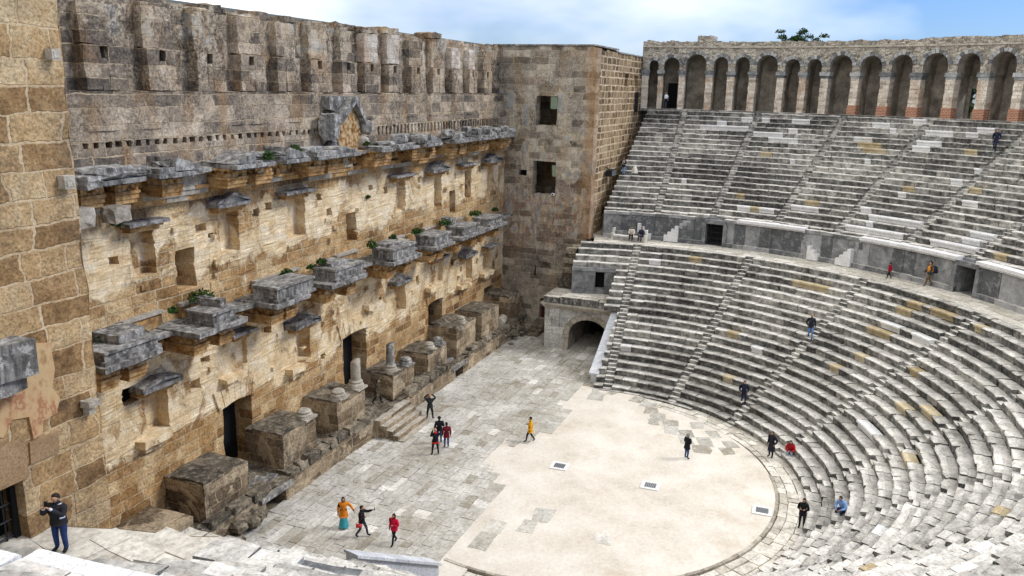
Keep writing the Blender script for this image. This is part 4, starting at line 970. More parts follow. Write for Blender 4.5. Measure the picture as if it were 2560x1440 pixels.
for k in range(9): mb.rough(23.2+rng.uniform(0,.8),25.6+rng.uniform(0,.6),7.35,8.9-.08*k+rng.uniform(-.1,.1),4.6+.42*k,5.05+.42*k,.4,.11,0,rng.random(),None,None,k)
mb.build('masonry',[M['rubble']],t2)
# near tower on the left
tl=thing('near_tower','near tan block-built tower at the left edge with thick pale mortar joints','tower')
mb=MB(); wall_grid(mb,-46,-25.06,-.2,27.5,[(-30.1,-27.75,8.7,10.75,.9,1)],lambda u,v,d:(u,7.3+d,v),.62,.06,.04,.03,0,44)
wall_grid(mb,7.3,19.5,-.2,27.5,[],lambda u,v,d:(-25.06-d,u,v),.8,.05,.04,.03,0,45)
mb.build('tower_walls',[M['tower_near'],M['black']],tl)
mb=MB(); mb.box(-31,-27.6,7.24,7.4,10.75,12.0,.02); mb.box(-27.5,-26.6,7.22,7.4,11.1,11.75,.02); mb.build('lintel',[stone('smooth_tan_stone',[(.3,(.26,.17,.09)),(.6,(.34,.23,.13)),(.8,(.4,.29,.18))],1.5,.1,bump=.25)],tl)
N=NT('painted_plaster'); P=N.pos(); n=N.noise(N.vmath('MULTIPLY',P,(1,1,.6)),1.6,5,.7)
c=N.ramp(n,[(.32,(.34,.21,.1)),(.42,(.52,.37,.2)),(.52,(.48,.31,.165)),(.58,(.33,.15,.08)),(.64,(.52,.37,.2)),(.75,(.28,.17,.085))]); N.col(c); N.bump(n,.4,.03); M['fresco']=N.mat
mb=MB(); r=random.Random(4); mb.prism([(-28.3+r.uniform(-.1,.1),14.3),(-27.4,14.6),(-26.5,14.4),(-26.45,13.6),(-26.6,13.1),(-26.4,12.7),(-26.55,12.3),(-27.0,12.2),(-27.05,11.9),(-27.35,11.8),(-27.4,12.5),(-27.9,12.6),(-28.2,12.2),(-28.6,12.4),(-28.8,13.5)],'y',7.22,7.3,0); mb.build('plaster_patch',[M['fresco']],tl)
g=MB()
for k in range(8): g.tube((-30.0+.31*k,7.75,8.9),(-30.0+.31*k,7.75,10.72),.03,.03,5)
for z in (9.0,9.5,10.0,10.5): g.tube((-30.05,7.75,z),(-27.8,7.75,z),.03,.03,5)
g.box(-27.92,-27.76,7.66,7.84,8.8,10.75); g.build('gate',[M['iron']],tl)
mb=MB(); slab(mb,-30.5,-27.45,6.5,7.35,13.9,14.9,0,5); mb.rough(-30.4,-27.6,6.75,7.35,13.5,13.9,.5,.05,0); mb.build('cornice_fragment',[M['dgrey']],tl)
for k,(x,z,s,l) in enumerate(((-25.5,22.3,.13,'upper pale box lamp on the near tower wall'),(-25.5,18.85,.17,'lower pale box lamp on the near tower wall, level with the broken cornice'))):
    t=thing('wall_lamp',l,'lamp',(x,7.2,z),0,'small pale wall lamps on the near tower'); mb=MB(); mb.box(-s,s,-.22,.05,-s*1.1,s*1.1); mb.build('housing',M['pale'],t); mb=MB(); mb.box(-s*.6,s*.6,-.24,-.22,-s*.7,s*.5); mb.build('lens',M['pale'],t)
t=thing('wall_bracket','small white stone bracket projecting low on the near tower wall','bracket',(-25.55,7.2,12.2)); mb=MB(); mb.rough(-.2,.2,-.3,.08,-.05,.18,.15,.03,0); mb.rough(-.12,.12,-.18,.08,-.32,-.05,.15,.02,0); mb.build('stone',M['pale'],t)

# ------------------------------------------------------------------ arched side passages (parodoi)
def parodos(name,label,sx,x0,yl,yh,arch):
    """sx=+1: far one, mouth towards -x. sx=-1: mirrored"""
    root=thing(name,label,'passage')
    X=lambda d:x0+sx*d
    yc,hw,sp_,rise=5.1,1.75,1.55,1.5
    mb=MB(); cur=[(yc+hw,0.0),(yc+hw,sp_)]+[(yc+hw*math.cos(math.pi*k/14),sp_+rise*math.sin(math.pi*k/14)) for k in range(1,14)]+[(yc-hw,sp_),(yc-hw,0.0)]
    for (y0,z0),(y1,z1) in zip(cur,cur[1:]):
        if abs(y0-y1)>1e-6: mb.quad((X(0),y0,z0),(X(0),y1,z1),(X(0),y1,4.2),(X(0),y0,4.2),0)
        mb.quad((X(0),y0,z0),(X(7),y0,z0),(X(7),y1,z1),(X(0),y1,z1),1)
    mb.quad((X(0),yh,0),(X(0),yc+hw,0),(X(0),yc+hw,4.2),(X(0),yh,4.2),0); mb.quad((X(0),yc-hw,0),(X(0),yl,0),(X(0),yl,4.2),(X(0),yc-hw,4.2),0)
    mb.quad((X(0),yh,0),(X(6),yh,0),(X(6),yh,4.9),(X(0),yh,4.9),0); mb.quad((X(7),yl,0),(X(7),yh,0),(X(7),yh,4.2),(X(7),yl,4.2),2)
    mb.build('facade',[M['parodos'],M['vault'],M['black']],root)
    mb=MB(); n=13
    for k in range(n):
        t0=math.pi*k/n+.012; t1=math.pi*(k+1)/n-.012; P=lambda t,o:(yc+(hw+o)*math.cos(t),sp_+(rise+o)*math.sin(t))
        mb.prism([P(t0,0.0),P(t1,0.0),P(t1,.38),P(t0,.38)],'x',X(-.07),X(.05),0,rng.random()) 
        mb.prism([P(t0,.38),P(t1,.38),P(t1,.46),P(t0,.46)],'x',X(-.12),X(.05),0,rng.random())
    for s in (-1,1):
        mb.box(min(X(-.08),X(.1)),max(X(-.08),X(.1)),min(yc+s*hw,yc+s*(hw+.42)),max(yc+s*hw,yc+s*(hw+.42)),0,sp_-.22,.01,0,.5)
        mb.box(min(X(-.16),X(.1)),max(X(-.16),X(.1)),min(yc+s*(hw-.06),yc+s*(hw+.5)),max(yc+s*(hw-.06),yc+s*(hw+.5)),sp_-.22,sp_,.01,0,.6)
    mb.build('arch',[M['pale']],root)
    mb=MB(); mb.box(min(X(-.14),X(.1)),max(X(-.14),X(.1)),yh-1.25,yh+.06,0,3.75,.02,0,.5)
    for k in range(4): mb.rough(min(X(-.2),X(.0)),max(X(-.2),X(.0)),yh-1.2,yh+.02,.05+k*.9,.9+k*.9,.5,.03,0,rng.random())
    mb.build('corner_pier',[M['parodos']],root)
    mb=MB()
    for (d,z0,z1) in ((-.16,3.75,3.9),(-.3,3.9,4.06),(-.42,4.06,4.2)): mb.box(min(X(d),X(.6)),max(X(d),X(.6)),yl,yh+abs(d),z0,z1,.012,0,.6)
    y=yh+.2
    while y>yl+.2:
        w=rng.uniform(.9,1.8); mb.rough(min(X(-.2),X(.55)),max(X(-.2),X(.55)),max(yl,y-w)+.01,y,4.2,4.78+rng.uniform(-.05,.06),.45,.035,1,rng.random(),2); y-=w
    mb.build('cornice',[M['pale'],M['dgrey'],M['ringslab']],root)
    mb=MB(); x=.5
    while x<6:
        w=rng.uniform(.7,1.2); y=yl
        while y<yh+.1:
            h=rng.uniform(.8,1.5); mb.box(min(X(x),X(x+w-.02)),max(X(x),X(x+w-.02)),y,min(yh+.1,y+h-.02),4.5,4.86+rng.uniform(-.012,.012),.012,0,rng.random()); y+=h
        x+=w
    mb.build('roof_paving',[M['ringslab']],root)
    return root
M['parodos']=masonry('passage_masonry',1.3,.75,.012,[(.2,(.26,.255,.24)),(.45,(.46,.45,.42)),(.65,(.6,.585,.545)),(.85,(.7,.68,.63))],(.25,.24,.22),dark=.5,mort_amt=.7,wob=.06)
pr=parodos('side_passage','grey stone arched side passage with a flat paved roof, beside the tower',1,20.8,2.9,8.9,True)
pl_=parodos('side_passage','pale paved roof and arched side passage near the bottom left corner',-1,-20.3,2.9,8.9,True)
# wall with a little door closing the seats above each passage roof
for sg,lab in ((1,'grey stone wall with a narrow dark doorway above the arched side passage'),):
    t=thing('end_wall',lab,'wall')
    mb=MB(); A=lambda d:R_(d) if sg>0 else R_(180-d)
    def pb(r0,r1,a0,a1,z0,z1,mi,tone): pbox(mb,r0,r1,min(A(a0),A(a1)),max(A(a0),A(a1)),z0,z1,2,.012,mi,None,tone)
    pb(23.42,23.9,8.4,11.2,4.7,7.1,0,.4); pb(23.42,23.9,13.1,17.9,4.7,7.1,0,.5); pb(23.42,23.9,11.2,13.1,6.75,7.1,0,.45); pb(23.34,23.9,8.4,17.9,6.82,7.12,0,.6); pb(23.3,23.5,8.4,11.1,4.7,5.25,0,.5); pb(23.3,23.5,13.2,17.9,4.7,5.25,0,.5)
    pb(24.3,24.4,11.0,13.3,4.8,6.9,1,.1); pb(23.36,24.3,11.2,13.1,4.7,5.25,0,.6)
    mb.build('stonework',[M['orthostat'],M['black']],t)
t=thing('retaining_wall','rough stone retaining wall holding up the end of the near walkway beside the near tower','wall')
mb=MB()
for (x0,y0),(x1,y1) in (((-25.3,2.2),(-25.75,3.2)),((-25.75,3.2),(-26.3,5.4)),((-26.3,5.4),(-27.0,7.4))):
    mb.quad((x0,y0,4.6),(x1,y1,4.6),(x1,y1,8.88),(x0,y0,8.88)); mb.quad((x0,y0,8.86),(x1,y1,8.86),(x1-2,y1,8.86),(x0-2,y0,8.86),1)
mb.quad((-13,2.42,0),(-25.4,2.42,0),(-25.4,2.42,8.5),(-13,2.42,.3)); mb.build('stonework',[M['podium'],M['ringslab']],t)
# marble parapets closing the ends of the lower seats
for sg,lab,x0,zz in ((1,'sloping veined white marble parapet at the end of the lower seats, beside the arched passage',14.2,.78),(-1,'sloping white marble parapet at the bottom left, closing the near end of the seats',0,1.0)):
    t=thing('marble_parapet',lab,'parapet',(0,0,0) if sg>0 else (-13.3,1.75,0),0 if sg>0 else R_(-11.7))
    P=[(x0,0),(x0,zz),(x0+5.9,zz+3.5),(x0+7.0,zz+3.92),(x0+7.0,0)] if sg>0 else [(x0,0),(x0,zz),(x0+5.1,zz+3.03),(x0+5.1,0)]
    ya,yb=(2.36,2.86) if sg>0 else (-.1,.4)
    mb=MB(); mb.prism([(sg*x,z) for x,z in P] if sg>0 else [(sg*x,z) for x,z in P][::-1],'y',ya,yb,0); mb.build('panel',M['vein'],t)
    mb=MB(); n=7
    for k in range(n):   # coping slabs
        LN=7.0 if sg>0 else 5.1; f=lambda u:(x0-.06+(LN+.06)*u, zz+.01+min(3.5/5.9*(LN*u),3.5+max(0,LN*u-5.9)*.38))
        a0,a1=f(k/n+.002),f((k+1)/n-.002)
        Q=[a0,a1,(a1[0],a1[1]+.13),(a0[0],a0[1]+.13)]
        mb.prism([(sg*x,z) for x,z in Q] if sg>0 else [(sg*x,z) for x,z in Q][::-1],'y',ya-.12,yb+.12,0,rng.random())
    mb.build('coping',M['vein'],t)
# little steps by the red door
t=thing('corner_steps','small flight of worn stone steps up to the dark red tower door','steps')
for k in range(5):
    mb=MB(); mb.rough(22.4+k*.62,26.3,10.4,11.6,0 if k==0 else .2*k-.02,.2*(k+1),.5,.03,0,.5,None,None,k); mb.build('step',M['rubble'],t)
# stone bench on the walkway
t=thing('stone_bench','long pale stone bench with carved arms against the walkway wall','bench',(26.75,3.6,8.9))
mb=MB(); mb.rough(0,.62,-1.5,1.5,.32,.46,.5,.02,0,.8); mb.rough(.08,.58,-1.4,1.4,0,.32,.5,.02,0,.3); mb.build('seat',[M['tread']],t)
mb=MB(); mb.rough(.6,.78,-1.5,1.5,0,.78,.5,.02,0,.4); mb.build('backrest',[M['orthostat']],t)
for y in (-1.56,1.36):
    mb=MB(); mb.rough(-.02,.74,y,y+.2,0,.62,.3,.02,0,.8); mb.rough(.3,.76,y,y+.2,.6,1.0,.25,.04,0,.8); mb.build('armrest',[M['ringslab']],t)
# glass floor panels in the gravel
for k,(x,y,l) in enumerate(((-.2,.42,'white framed grey panel in the gravel nearest the stage paving'),(-.36,-5.02,'middle one of three white framed grey panels in the gravel'),(-.65,-11.1,'white framed grey panel beside the curved kerb of the orchestra'))):
    t=thing('floor_panel',l,'floor panel',(x,y,.17),R_(3),'white framed panels set in the orchestra gravel')
    mb=MB(); w,h,b=.47,.5,.17
    mb.box(-w,w,-h,-h+b,-.05,.06); mb.box(-w,w,h-b,h,-.05,.06); mb.box(-w,-w+b,-h+b,h-b,-.05,.06); mb.box(w-b,w,-h+b,h-b,-.05,.06); mb.build('frame',M['white'],t)
    mb=MB(); mb.box(-w+b,w-b,-h+b,h-b,-.05,.03); 
    o=mb.build('pane',plain('grey_panel%d'%k,(.2,.21,.22) if k!=1 else (.26,.27,.29),.4,0,.3,30),t)
    mb=MB()
    for q in range(6): mb.box(-w+b+.04,w-b-.04,-h+b+.07+q*.1,-h+b+.1+q*.1,.03,.034)
    mb.build('slats',M['iron'],t)

# ------------------------------------------------------------------ people
SKIN=plain('skin',(.42,.24,.16),.6,0,.08); HAIRD=plain('dark_hair',(.018,.014,.012),.6); EYE=plain('eye',(.02,.015,.012),.3)
_cl={}
def cloth(c):
    k=tuple(c)
    if k not in _cl: _cl[k]=plain('cloth_%d'%len(_cl),c,.85,0,.25,9)
    return _cl[k]
BLACK=(.012,.013,.016); NAVY=(.014,.018,.04); JEANS=(.035,.07,.18); LJEANS=(.16,.24,.4); DGREY=(.03,.031,.034)
pending=[]
def skin_graph(name,V,E,rad,levels=1):
    me=bpy.data.meshes.new(name); me.from_pydata([tuple(v) for v in V],E,[]); o=bpy.data.objects.new(name,me); COL.objects.link(o)
    m=o.modifiers.new('s','SKIN'); m.use_smooth_shade=True
    sv=me.skin_vertices[0].data if me.skin_vertices else None
    if sv is None:
        bm=bmesh.new(); bm.from_mesh(me); bm.verts.layers.skin.verify(); bm.to_mesh(me); bm.free(); sv=me.skin_vertices[0].data
    for k,r in enumerate(rad):
        sv[k].radius=(r,r) if not isinstance(r,tuple) else r; sv[k].use_root=(k==0)
    s=o.modifiers.new('u','SUBSURF'); s.levels=levels; s.render_levels=levels
    return o
ARMS={'down':((-.03,.07,-.28),(.05,.08,-.53)),'photo':((.17,.06,-.2),(.33,-.1,.1)),'up':((.08,.2,.1),(.17,-.05,.3)),'fwd':((.25,.02,-.05),(.5,.03,.05)),'bent':((-.02,.09,-.27),(.2,-.06,-.2)),'pocket':((-.09,.13,-.25),(.06,.05,-.44)),'back':((-.17,.07,-.25),(-.28,.08,-.48)),'swing':((.08,.07,-.27),(.26,.06,-.46)),'lap':((.05,.08,-.27),(.27,-.07,-.33)),'side':((-.0,.2,-.18),(.12,.32,-.38))}
def person(label,loc,face,h,legs='stand',arms=('down','down'),top=BLACK,coat=None,hem=-.1,pants=BLACK,shoes=BLACK,hair='short',haircol=HAIRD,lean=0.0,turn=0.0,skirt=None,hat=None,group='visitors in the theatre',shirt=None,collar=None,tilt=0.0,vest=None,stocky=1.0):
    s=h/1.74; root=thing('person',label,'person',loc,R_(face),group); root.scale=(s*stocky,s*stocky,s)
    pz=.93
    if legs=='sit': pz=.13
    if legs=='crouch': pz=.13
    V=Vector
    L=lambda z:V((lean*z/.5,0,z+pz))
    pel=V((0,0,pz)); spi=L(.2); che=L(.38); nb=L(.51); hd=L(.69)+V((.03+tilt,0,0)); sh=[L(.46)+V((0,y,0)) for y in (.185,-.185)]
    P=[pel,spi,che,nb,L(.57)+V((tilt*.4,0,0))]; E=[(0,1),(1,2),(2,3),(3,4)]; Rr=[(.15,.115),(.135,.1),(.155,.11),.062,.055]
    bones=[(pel,nb,1),(nb,P[4],0)]
    for k,(sy,arm) in enumerate(((1,arms[0]),(-1,arms[1]))):
        e,w=ARMS[arm]; S=sh[k]; el=S+V((e[0],e[1]*sy,e[2])); wr=S+V((w[0],w[1]*sy,w[2])); d=(wr-el).normalized(); hn=wr+d*.07
        n=len(P); P+=[S,el,wr,hn]; E+=[(2,n),(n,n+1),(n+1,n+2),(n+2,n+3)]; Rr+=[.07,.048,.032,.036]
        bones+=[(S,wr-d*.01,1),(wr,hn,0)]
        sh[k]=(S,el,wr,hn,d)
    for k,sy in enumerate((1,-1)):
        if legs=='stand': J=((.0,.1*sy,pz-.04),(.02,.105*sy,.5),(-.01,.11*sy,.1),(.15,.14*sy,.045))
        elif legs=='apart': J=((.0,.1*sy,pz-.04),(.02,.16*sy,.5),(-.01,.2*sy,.1),(.15,.24*sy,.045))
        elif legs=='walk':
            J=((.02,.09,pz-.04),(.2,.1,.53),(.27,.1,.11),(.43,.11,.08)) if k==0 else ((-.02,-.09,pz-.04),(-.04,-.1,.5),(-.3,-.1,.14),(-.15,-.11,.045))
        elif legs=='step':
            J=((.02,.09,pz-.04),(.17,.1,.55),(.12,.1,.02),(.28,.11,-.04)) if k==0 else ((-.02,-.09,pz-.04),(.1,-.1,.56),(-.08,-.1,.22),(.08,-.11,.17))
        elif legs=='sit': J=((.05,.09*sy,pz-.02),(.44,.13*sy,pz+.03),(.47,.13*sy,pz-.37),(.63,.14*sy,pz-.43))
        else: J=((.05,.09*sy,pz-.02),(.42,.11*sy,pz+.17),(.36,.12*sy,pz-.3),(.52,.13*sy,pz-.4))
        n=len(P); P+=[V(j) for j in J]; E+=[(0,n),(n,n+1),(n+1,n+2),(n+2,n+3)]; Rr+=[.092,.062,.046,.04]
        bones+=[(P[n],P[n+1],2),(P[n+1],P[n+2]+V((0,0,.02)),2),(P[n+2],P[n+3],3)]
    Rr=[(q[0]*1.08,q[1]*1.08) if isinstance(q,tuple) else q*(1.14 if k>4 else 1.0) for k,q in enumerate(Rr)]
    body=skin_graph('tmp',P,E,Rr)
    jk=None
    if coat:
        j=[pel+V((0,0,.02)),spi,che,nb-V((0,0,.02))]; e=[(0,1),(1,2),(2,3)]; r=[(.195,.155),(.18,.145),(.195,.15),.09]
        for S,el,wr,hn,d in sh:
            n=len(j); j+=[S,el,wr-d*.01]; e+=[(2,n),(n,n+1),(n+1,n+2)]; r+=[.1,.075,.056]
        jk=skin_graph('tmp',j,e,r)
    def finish(dg):
        def grab(o):
            me=bpy.data.meshes.new_from_object(o.evaluated_get(dg)); return me
        mb=MB(); me=grab(body)
        def cls(c):
            best=9; m=1
            for a,b,mi in bones:
                ab=b-a; t=max(0,min(1,(c-a).dot(ab)/ab.length_squared)); dd=(c-(a+ab*t)).length
                if mi==1: dd-=.03
                if dd<best: best=dd; m=mi
            return m
        mb.merge(me,cls)
        # head with face
        T=Matrix.Rotation(turn,3,'Z')
        def hf(p):
            q=p.copy()
            if q.z<0: q.x*=1-.15*(-q.z/.12); q.y*=1-.3*(-q.z/.12)
            return T@q
        mb.ball(hd,(.1,.078,.122),12,9,0,None,hf)
        for y in (.03,-.03): mb.ball(hd+T@V((.086,y,.012)),(.012,.014,.009),6,4,4)
        mb.ball(hd+T@V((.098,0,-.018)),(.02,.013,.028),6,5,0); mb.ball(hd+T@V((.083,0,-.06)),(.014,.026,.008),6,4,5)
        for y in (.078,-.078): mb.ball(hd+T@V((-.005,y,-.005)),(.022,.012,.034),6,5,0)
        # hands: five fingers each
        for k,(S,el,wr,hn,d) in enumerate(sh):
            a=d.orthogonal().normalized(); side=d.cross(V((0,0,1)));
            side=side.normalized() if side.length>.2 else V((0,1,0)); up=side.cross(d).normalized()
            for q in range(4):
                o=(q-1.5)*.019; ln=(.036,.043,.04,.03)[q]; b0=hn+side*o; b1=b0+d*ln-up*.008; b2=b1+d*ln*.7-up*.022
                mb.tube(b0,b1,.0095,.009,5,0); mb.tube(b1,b2,.009,.0065,5,0)
            th=hn-d*.03+side*.035*(1 if k else -1); mb.tube(th,th+d*.035+side*.022*(1 if k else -1),.011,.009,5,0); 
        if skirt: 
            pass
        o=mb.build('body',[SKIN,cloth(shirt or top),cloth(pants),cloth(shoes),EYE,plain_lip],root,True)
        bpy.data.meshes.remove(me)
        if coat:
            mb=MB(); me=grab(jk); mb.merge(me,None); bpy.data.meshes.remove(me)
            z0=pz+.12; z1=pz+hem; rings=[]; n=14
            for t in (0,.35,.7,1):
                z=z0+(z1-z0)*t; w=.185+.06*t*(1 if hem<-.2 else .4)
                cx=lean*(z-pz)/.5*(1 if z>pz else 0)
                rings.append([mb.vert((cx+w*.78*math.cos(6.2832*q/n),w*math.sin(6.2832*q/n),z)) for q in range(n)])
            for A,B in zip(rings,rings[1:]):
                for q in range(n): mb.face([A[q],B[q],B[(q+1)%n],A[(q+1)%n]])
            mb.face(rings[-1])
            mb.ball(nb+V((-.01,0,.03)),(.085,.09,.05),10,5)
            mats=[cloth(coat)]; c=mb.build('coat' if hem<-.2 else 'jacket',mats,root,True)
            if collar:
                m2=MB(); m2.ball(nb+V((-.03,0,.05)),(.1,.105,.065),10,5); m2.box(-.17,.17,-.2,.2,z1-.02,z1+.07); m2.build('trim',cloth(collar),c,True)
            if vest:
                m2=MB(); m2.ball(L(.27),(.19,.235,.3),12,8); m2.build('vest',cloth(vest),root,True)
        if skirt:
            m2=MB(); rings=[]; n=18
            for t in (0,.25,.5,.75,1):
                z=pz+.25+(skirt[1]-pz-.25)*t; w=.09+.18*t**1.2
                rings.append([m2.vert((w*(1+.06*math.cos(q*2.1))*math.cos(6.2832*q/n)+.02,w*(1+.06*math.cos(q*2.1))*math.sin(6.2832*q/n),z)) for q in range(n)])
            for A,B in zip(rings,rings[1:]):
                for q in range(n): m2.face([A[q],B[q],B[(q+1)%n],A[(q+1)%n]])
            m2.build('skirt',cloth(skirt[0]),root,True)
        if hair:
            m2=MB()
            def f2(p):
                q=p.copy()
                if q.x>.03 and q.z<.05: q.x=.03+(q.x-.03)*.25; q.z=max(q.z,.02 if hair=='short' else q.z)
                return T@q
            m2.ball(hd+T@V((-.018,0,.022)),(.108,.092,.118),12,9,0,None,f2)
            if hair=='long': m2.ball(hd+T@V((-.06,0,-.12)),(.07,.095,.19),10,8); 
            if hair=='bob': m2.ball(hd+T@V((-.035,0,-.04)),(.095,.105,.13),12,8)
            if hair=='hood': m2.ball(hd+T@V((-.03,0,-.03)),(.115,.115,.16),12,8)
            m2.build('hair' if hair!='hood' else 'hood',haircol,root,True)
        if hat:
            m2=MB(); m2.ball(hd+T@V((-.01,0,.05)),(.118,.102,.1),12,8); m2.lathe((hd.x-.01,hd.y,hd.z+.03),[(.112,0),(.116,.02),(.11,.045)],14); m2.build('hat',cloth(hat),root,True)
        bpy.data.objects.remove(body); 
        if jk: bpy.data.objects.remove(jk)
    pending.append(finish)
    return root
plain_lip=plain('lip',(.3,.12,.1),.5)
G=.2
def seatz(x,y,lower_=True):
    r=math.hypot(x,y); return r
IL,IR,AW,TO=111.8,-68.2,21.8,201.8
person('man in black leather jacket and blue jeans raising a phone beside the near tower',(-27.84,5.97,8.9),196,1.74,'stand',('photo','photo'),stocky=1.2,coat=(.02,.021,.024),shirt=(.55,.62,.75),pants=(.02,.04,.13),hem=-.08)
person('woman in orange coat over a long turquoise dress on the paving',(-11.21,8.02,0.20),215,1.7,'stand',('side','down'),coat=(.62,.2,.015),hem=-.28,skirt=((.05,.3,.36),.12),pants=(.05,.3,.36),shoes=(.4,.38,.35),hair='bob')
person('man in black jacket stretching one arm out, red bag at his hip',(-11.54,6.76,0.20),-75,1.68,'walk',('fwd','bent'),coat=BLACK,pants=(.045,.048,.055),hem=-.1)
person('woman in bright red jacket and black trousers walking on the paving',(-11.45,5.00,0.20),170,1.62,'walk',('bent','down'),coat=(.55,.012,.045),pants=BLACK,hem=-.12,hair='bob')
person('dark haired head showing above the near marble parapet',(-15.95,5.77,0.20),100,1.68,'stand',('down','down'),coat=DGREY,pants=JEANS,hair='short')
person('bald man in charcoal jacket seen from behind with both arms raised by the stage steps',(2.7,10.5,G),25,1.74,'apart',('up','up'),coat=DGREY,pants=BLACK,hair=None)
person('person in black jacket with red collar and hem photographing the stage',(-1.95,7.7,G),40,1.7,'apart',('photo','photo'),coat=BLACK,pants=BLACK,collar=(.5,.02,.02),hair='short',haircol=SKIN)
person('person in maroon coat and blue jeans standing close behind two others',(-.75,7.55,G),35,1.66,'stand',('down','down'),coat=(.13,.012,.022),pants=JEANS,hair='short',hem=-.2)
person('person in black coat and black beanie, farthest of the trio on the paving',(-.35,8.25,G),30,1.76,'stand',('down','bent'),coat=BLACK,pants=JEANS,hat=BLACK)
person('person in long grey green coat striding across the stage podium',(.75,13.35,1.5),-75,1.7,'walk',('down','down'),coat=(.065,.06,.04),pants=BLACK,hem=-.35,hair='short',lean=.04)
person('woman in yellow jacket and black leggings striding over the gravel edge',(2.19,3.18,G),112,1.68,'walk',('down','bent'),coat=(.68,.33,.015),pants=BLACK,hem=-.22,hair='short',collar=None)
person('grey haired person in black coat and jeans standing alone on the gravel',(4.02,-6.24,.17),-40,1.64,'stand',('bent','bent'),coat=BLACK,pants=JEANS,hem=-.22,hair='hood',haircol=plain('grey_hood',(.2,.2,.2),.9))
person('man in navy coat and white shoes stepping down the low seat rows',(11.44,-8.61,1.34),195,1.72,'step',('pocket','pocket'),coat=NAVY,pants=NAVY,shoes=(.75,.75,.75),hem=-.2)
person('man in dark jacket and faded blue jeans halfway up the lower seats',(15.65,-12.27,5.34),190,1.76,'step',('down','pocket'),coat=(.02,.025,.035),shirt=(.1,.06,.04),pants=(.1,.2,.42),hem=-.15,haircol=SKIN)
person('woman in long dark navy coat standing at the foot of the seats',(6.56,-10.93,0.10),150,1.7,'stand',('pocket','down'),coat=(.02,.02,.032),pants=BLACK,hem=-.48,hair='long',shoes=NAVY)
person('person in red jacket and pale jeans sitting bent forward on the lowest row',(6.95,-12.03,0.45),175,1.7,'sit',('lap','lap'),coat=(.42,.015,.02),pants=(.28,.36,.5),lean=.2,collar=(.02,.025,.05))
person('woman in black jacket and trousers standing with folded hands near the kerb',(-1.47,-13.12,0.10),170,1.68,'stand',('bent','bent'),coat=BLACK,pants=BLACK,hair='long',hem=-.16)
person('man in light blue shirt sitting on a low row, bent over his phone',(-1.16,-14.99,1.34),150,1.76,'sit',('lap','lap'),top=(.2,.36,.68),coat=(.22,.38,.7),pants=(.018,.035,.09),lean=.26,tilt=.04,hem=-.05)
person('child in red jacket and black trousers walking on the middle walkway',(21.44,-17.08,8.90),112,1.2,'walk',('down','down'),coat=(.28,.008,.02),pants=BLACK,hem=-.14,hat=BLACK)
person('man in orange vest and brown trousers walking with a backpack on the walkway',(20.11,-19.53,8.90),112,1.78,'walk',('swing','swing'),coat=(.03,.045,.045),vest=(.6,.22,.02),pants=(.14,.085,.045),shoes=(.1,.06,.04),hem=-.1)
person('man in dark navy clothes climbing high in the upper seats',(32.11,-24.02,17.75),150,1.7,'step',('pocket','pocket'),coat=NAVY,pants=NAVY,hem=-.3)
person('person in white shirt and open black jacket standing under the arcade',(44.35,4.70,19.98),195,1.72,'stand',('pocket','pocket'),coat=BLACK,vest=(.62,.66,.75),pants=NAVY,hem=-.05)
person('woman in light scarf and blue jeans leaning by the tower on the row ends',(33.07,5.95,13.97),150,1.68,'stand',('bent','photo'),coat=BLACK,vest=(.32,.28,.26),pants=LJEANS,hair='long',hem=-.1)
person('woman in cream coat and black skirt sitting on the stone bench',(26.9,3.35,9.36),185,1.66,'sit',('lap','lap'),coat=(.62,.58,.5),shirt=BLACK,pants=BLACK,hair='long',lean=.06,vest=None)
person('woman in dark blue clothes sitting at the end of the stone bench',(26.9,2.45,9.36),170,1.66,'sit',('lap','lap'),coat=(.025,.03,.055),pants=(.025,.03,.055),hair='long',lean=.08)
dg=bpy.context.evaluated_depsgraph_get()
for fn in pending: fn(dg)
# things carried
def carried(name,label,cat,loc,rz,parts):
    t=thing(name,label,cat,loc,R_(rz))
    for pn,fn,m in parts:
        mb=MB(); fn(mb); mb.build(pn,m,t,True)
carried('phone','black phone held up by the man in the leather jacket','phone',(-28.27,5.82,10.52),196,[('case',lambda m:m.box(-.006,.006,-.04,.04,-.02,.13),M['black']),('lens',lambda m:m.box(.005,.009,-.03,-.01,.09,.11),M['iron'])])
x,y,z=(20.11,-19.53,8.90)
carried('backpack','dark blue backpack on the back of the man in the orange vest','backpack',(x+.1,y-.25,z+1.2),112,[('bag',lambda m:m.rough(-.14,.12,-.17,.17,-.25,.26,.12,.03),cloth((.02,.025,.05))),('pocket',lambda m:m.rough(-.2,-.12,-.13,.13,-.22,.02,.1,.02),cloth((.015,.02,.04)))])
x,y,z=(-11.54,6.76,0.20)
carried('handbag','small red handbag at the hip of the man stretching out his arm','bag',(x-.32,y-.05,z+.78),-75,[('bag',lambda m:m.rough(-.15,.15,-.06,.06,-.1,.1,.08,.02),cloth((.5,.06,.06))),('strap',lambda m:m.tube((0,0,.08),(.12,.15,.55),.012,.012,5),cloth((.3,.03,.03)))])
carried('phone','phone in the outstretched hand of the man in black on the paving','phone',(x+.28,y-.56,z+1.45),-75,[('case',lambda m:m.box(-.006,.006,-.04,.04,-.04,.12),M['black']),('lens',lambda m:m.box(.005,.009,-.03,-.01,.08,.1),M['iron'])])
x,y,z=(33.07,5.95,13.97)
t=thing('leaning_stone','small pale pointed stone standing on the seats near the tower','stone',(31.72,4.58,14.39))
mb=MB(); mb.lathe((0,0,-.02),[(.3,0),(.27,.25),(.16,.55),(.05,.68)],9,0,.08); mb.build('block',M['ringslab'],t)

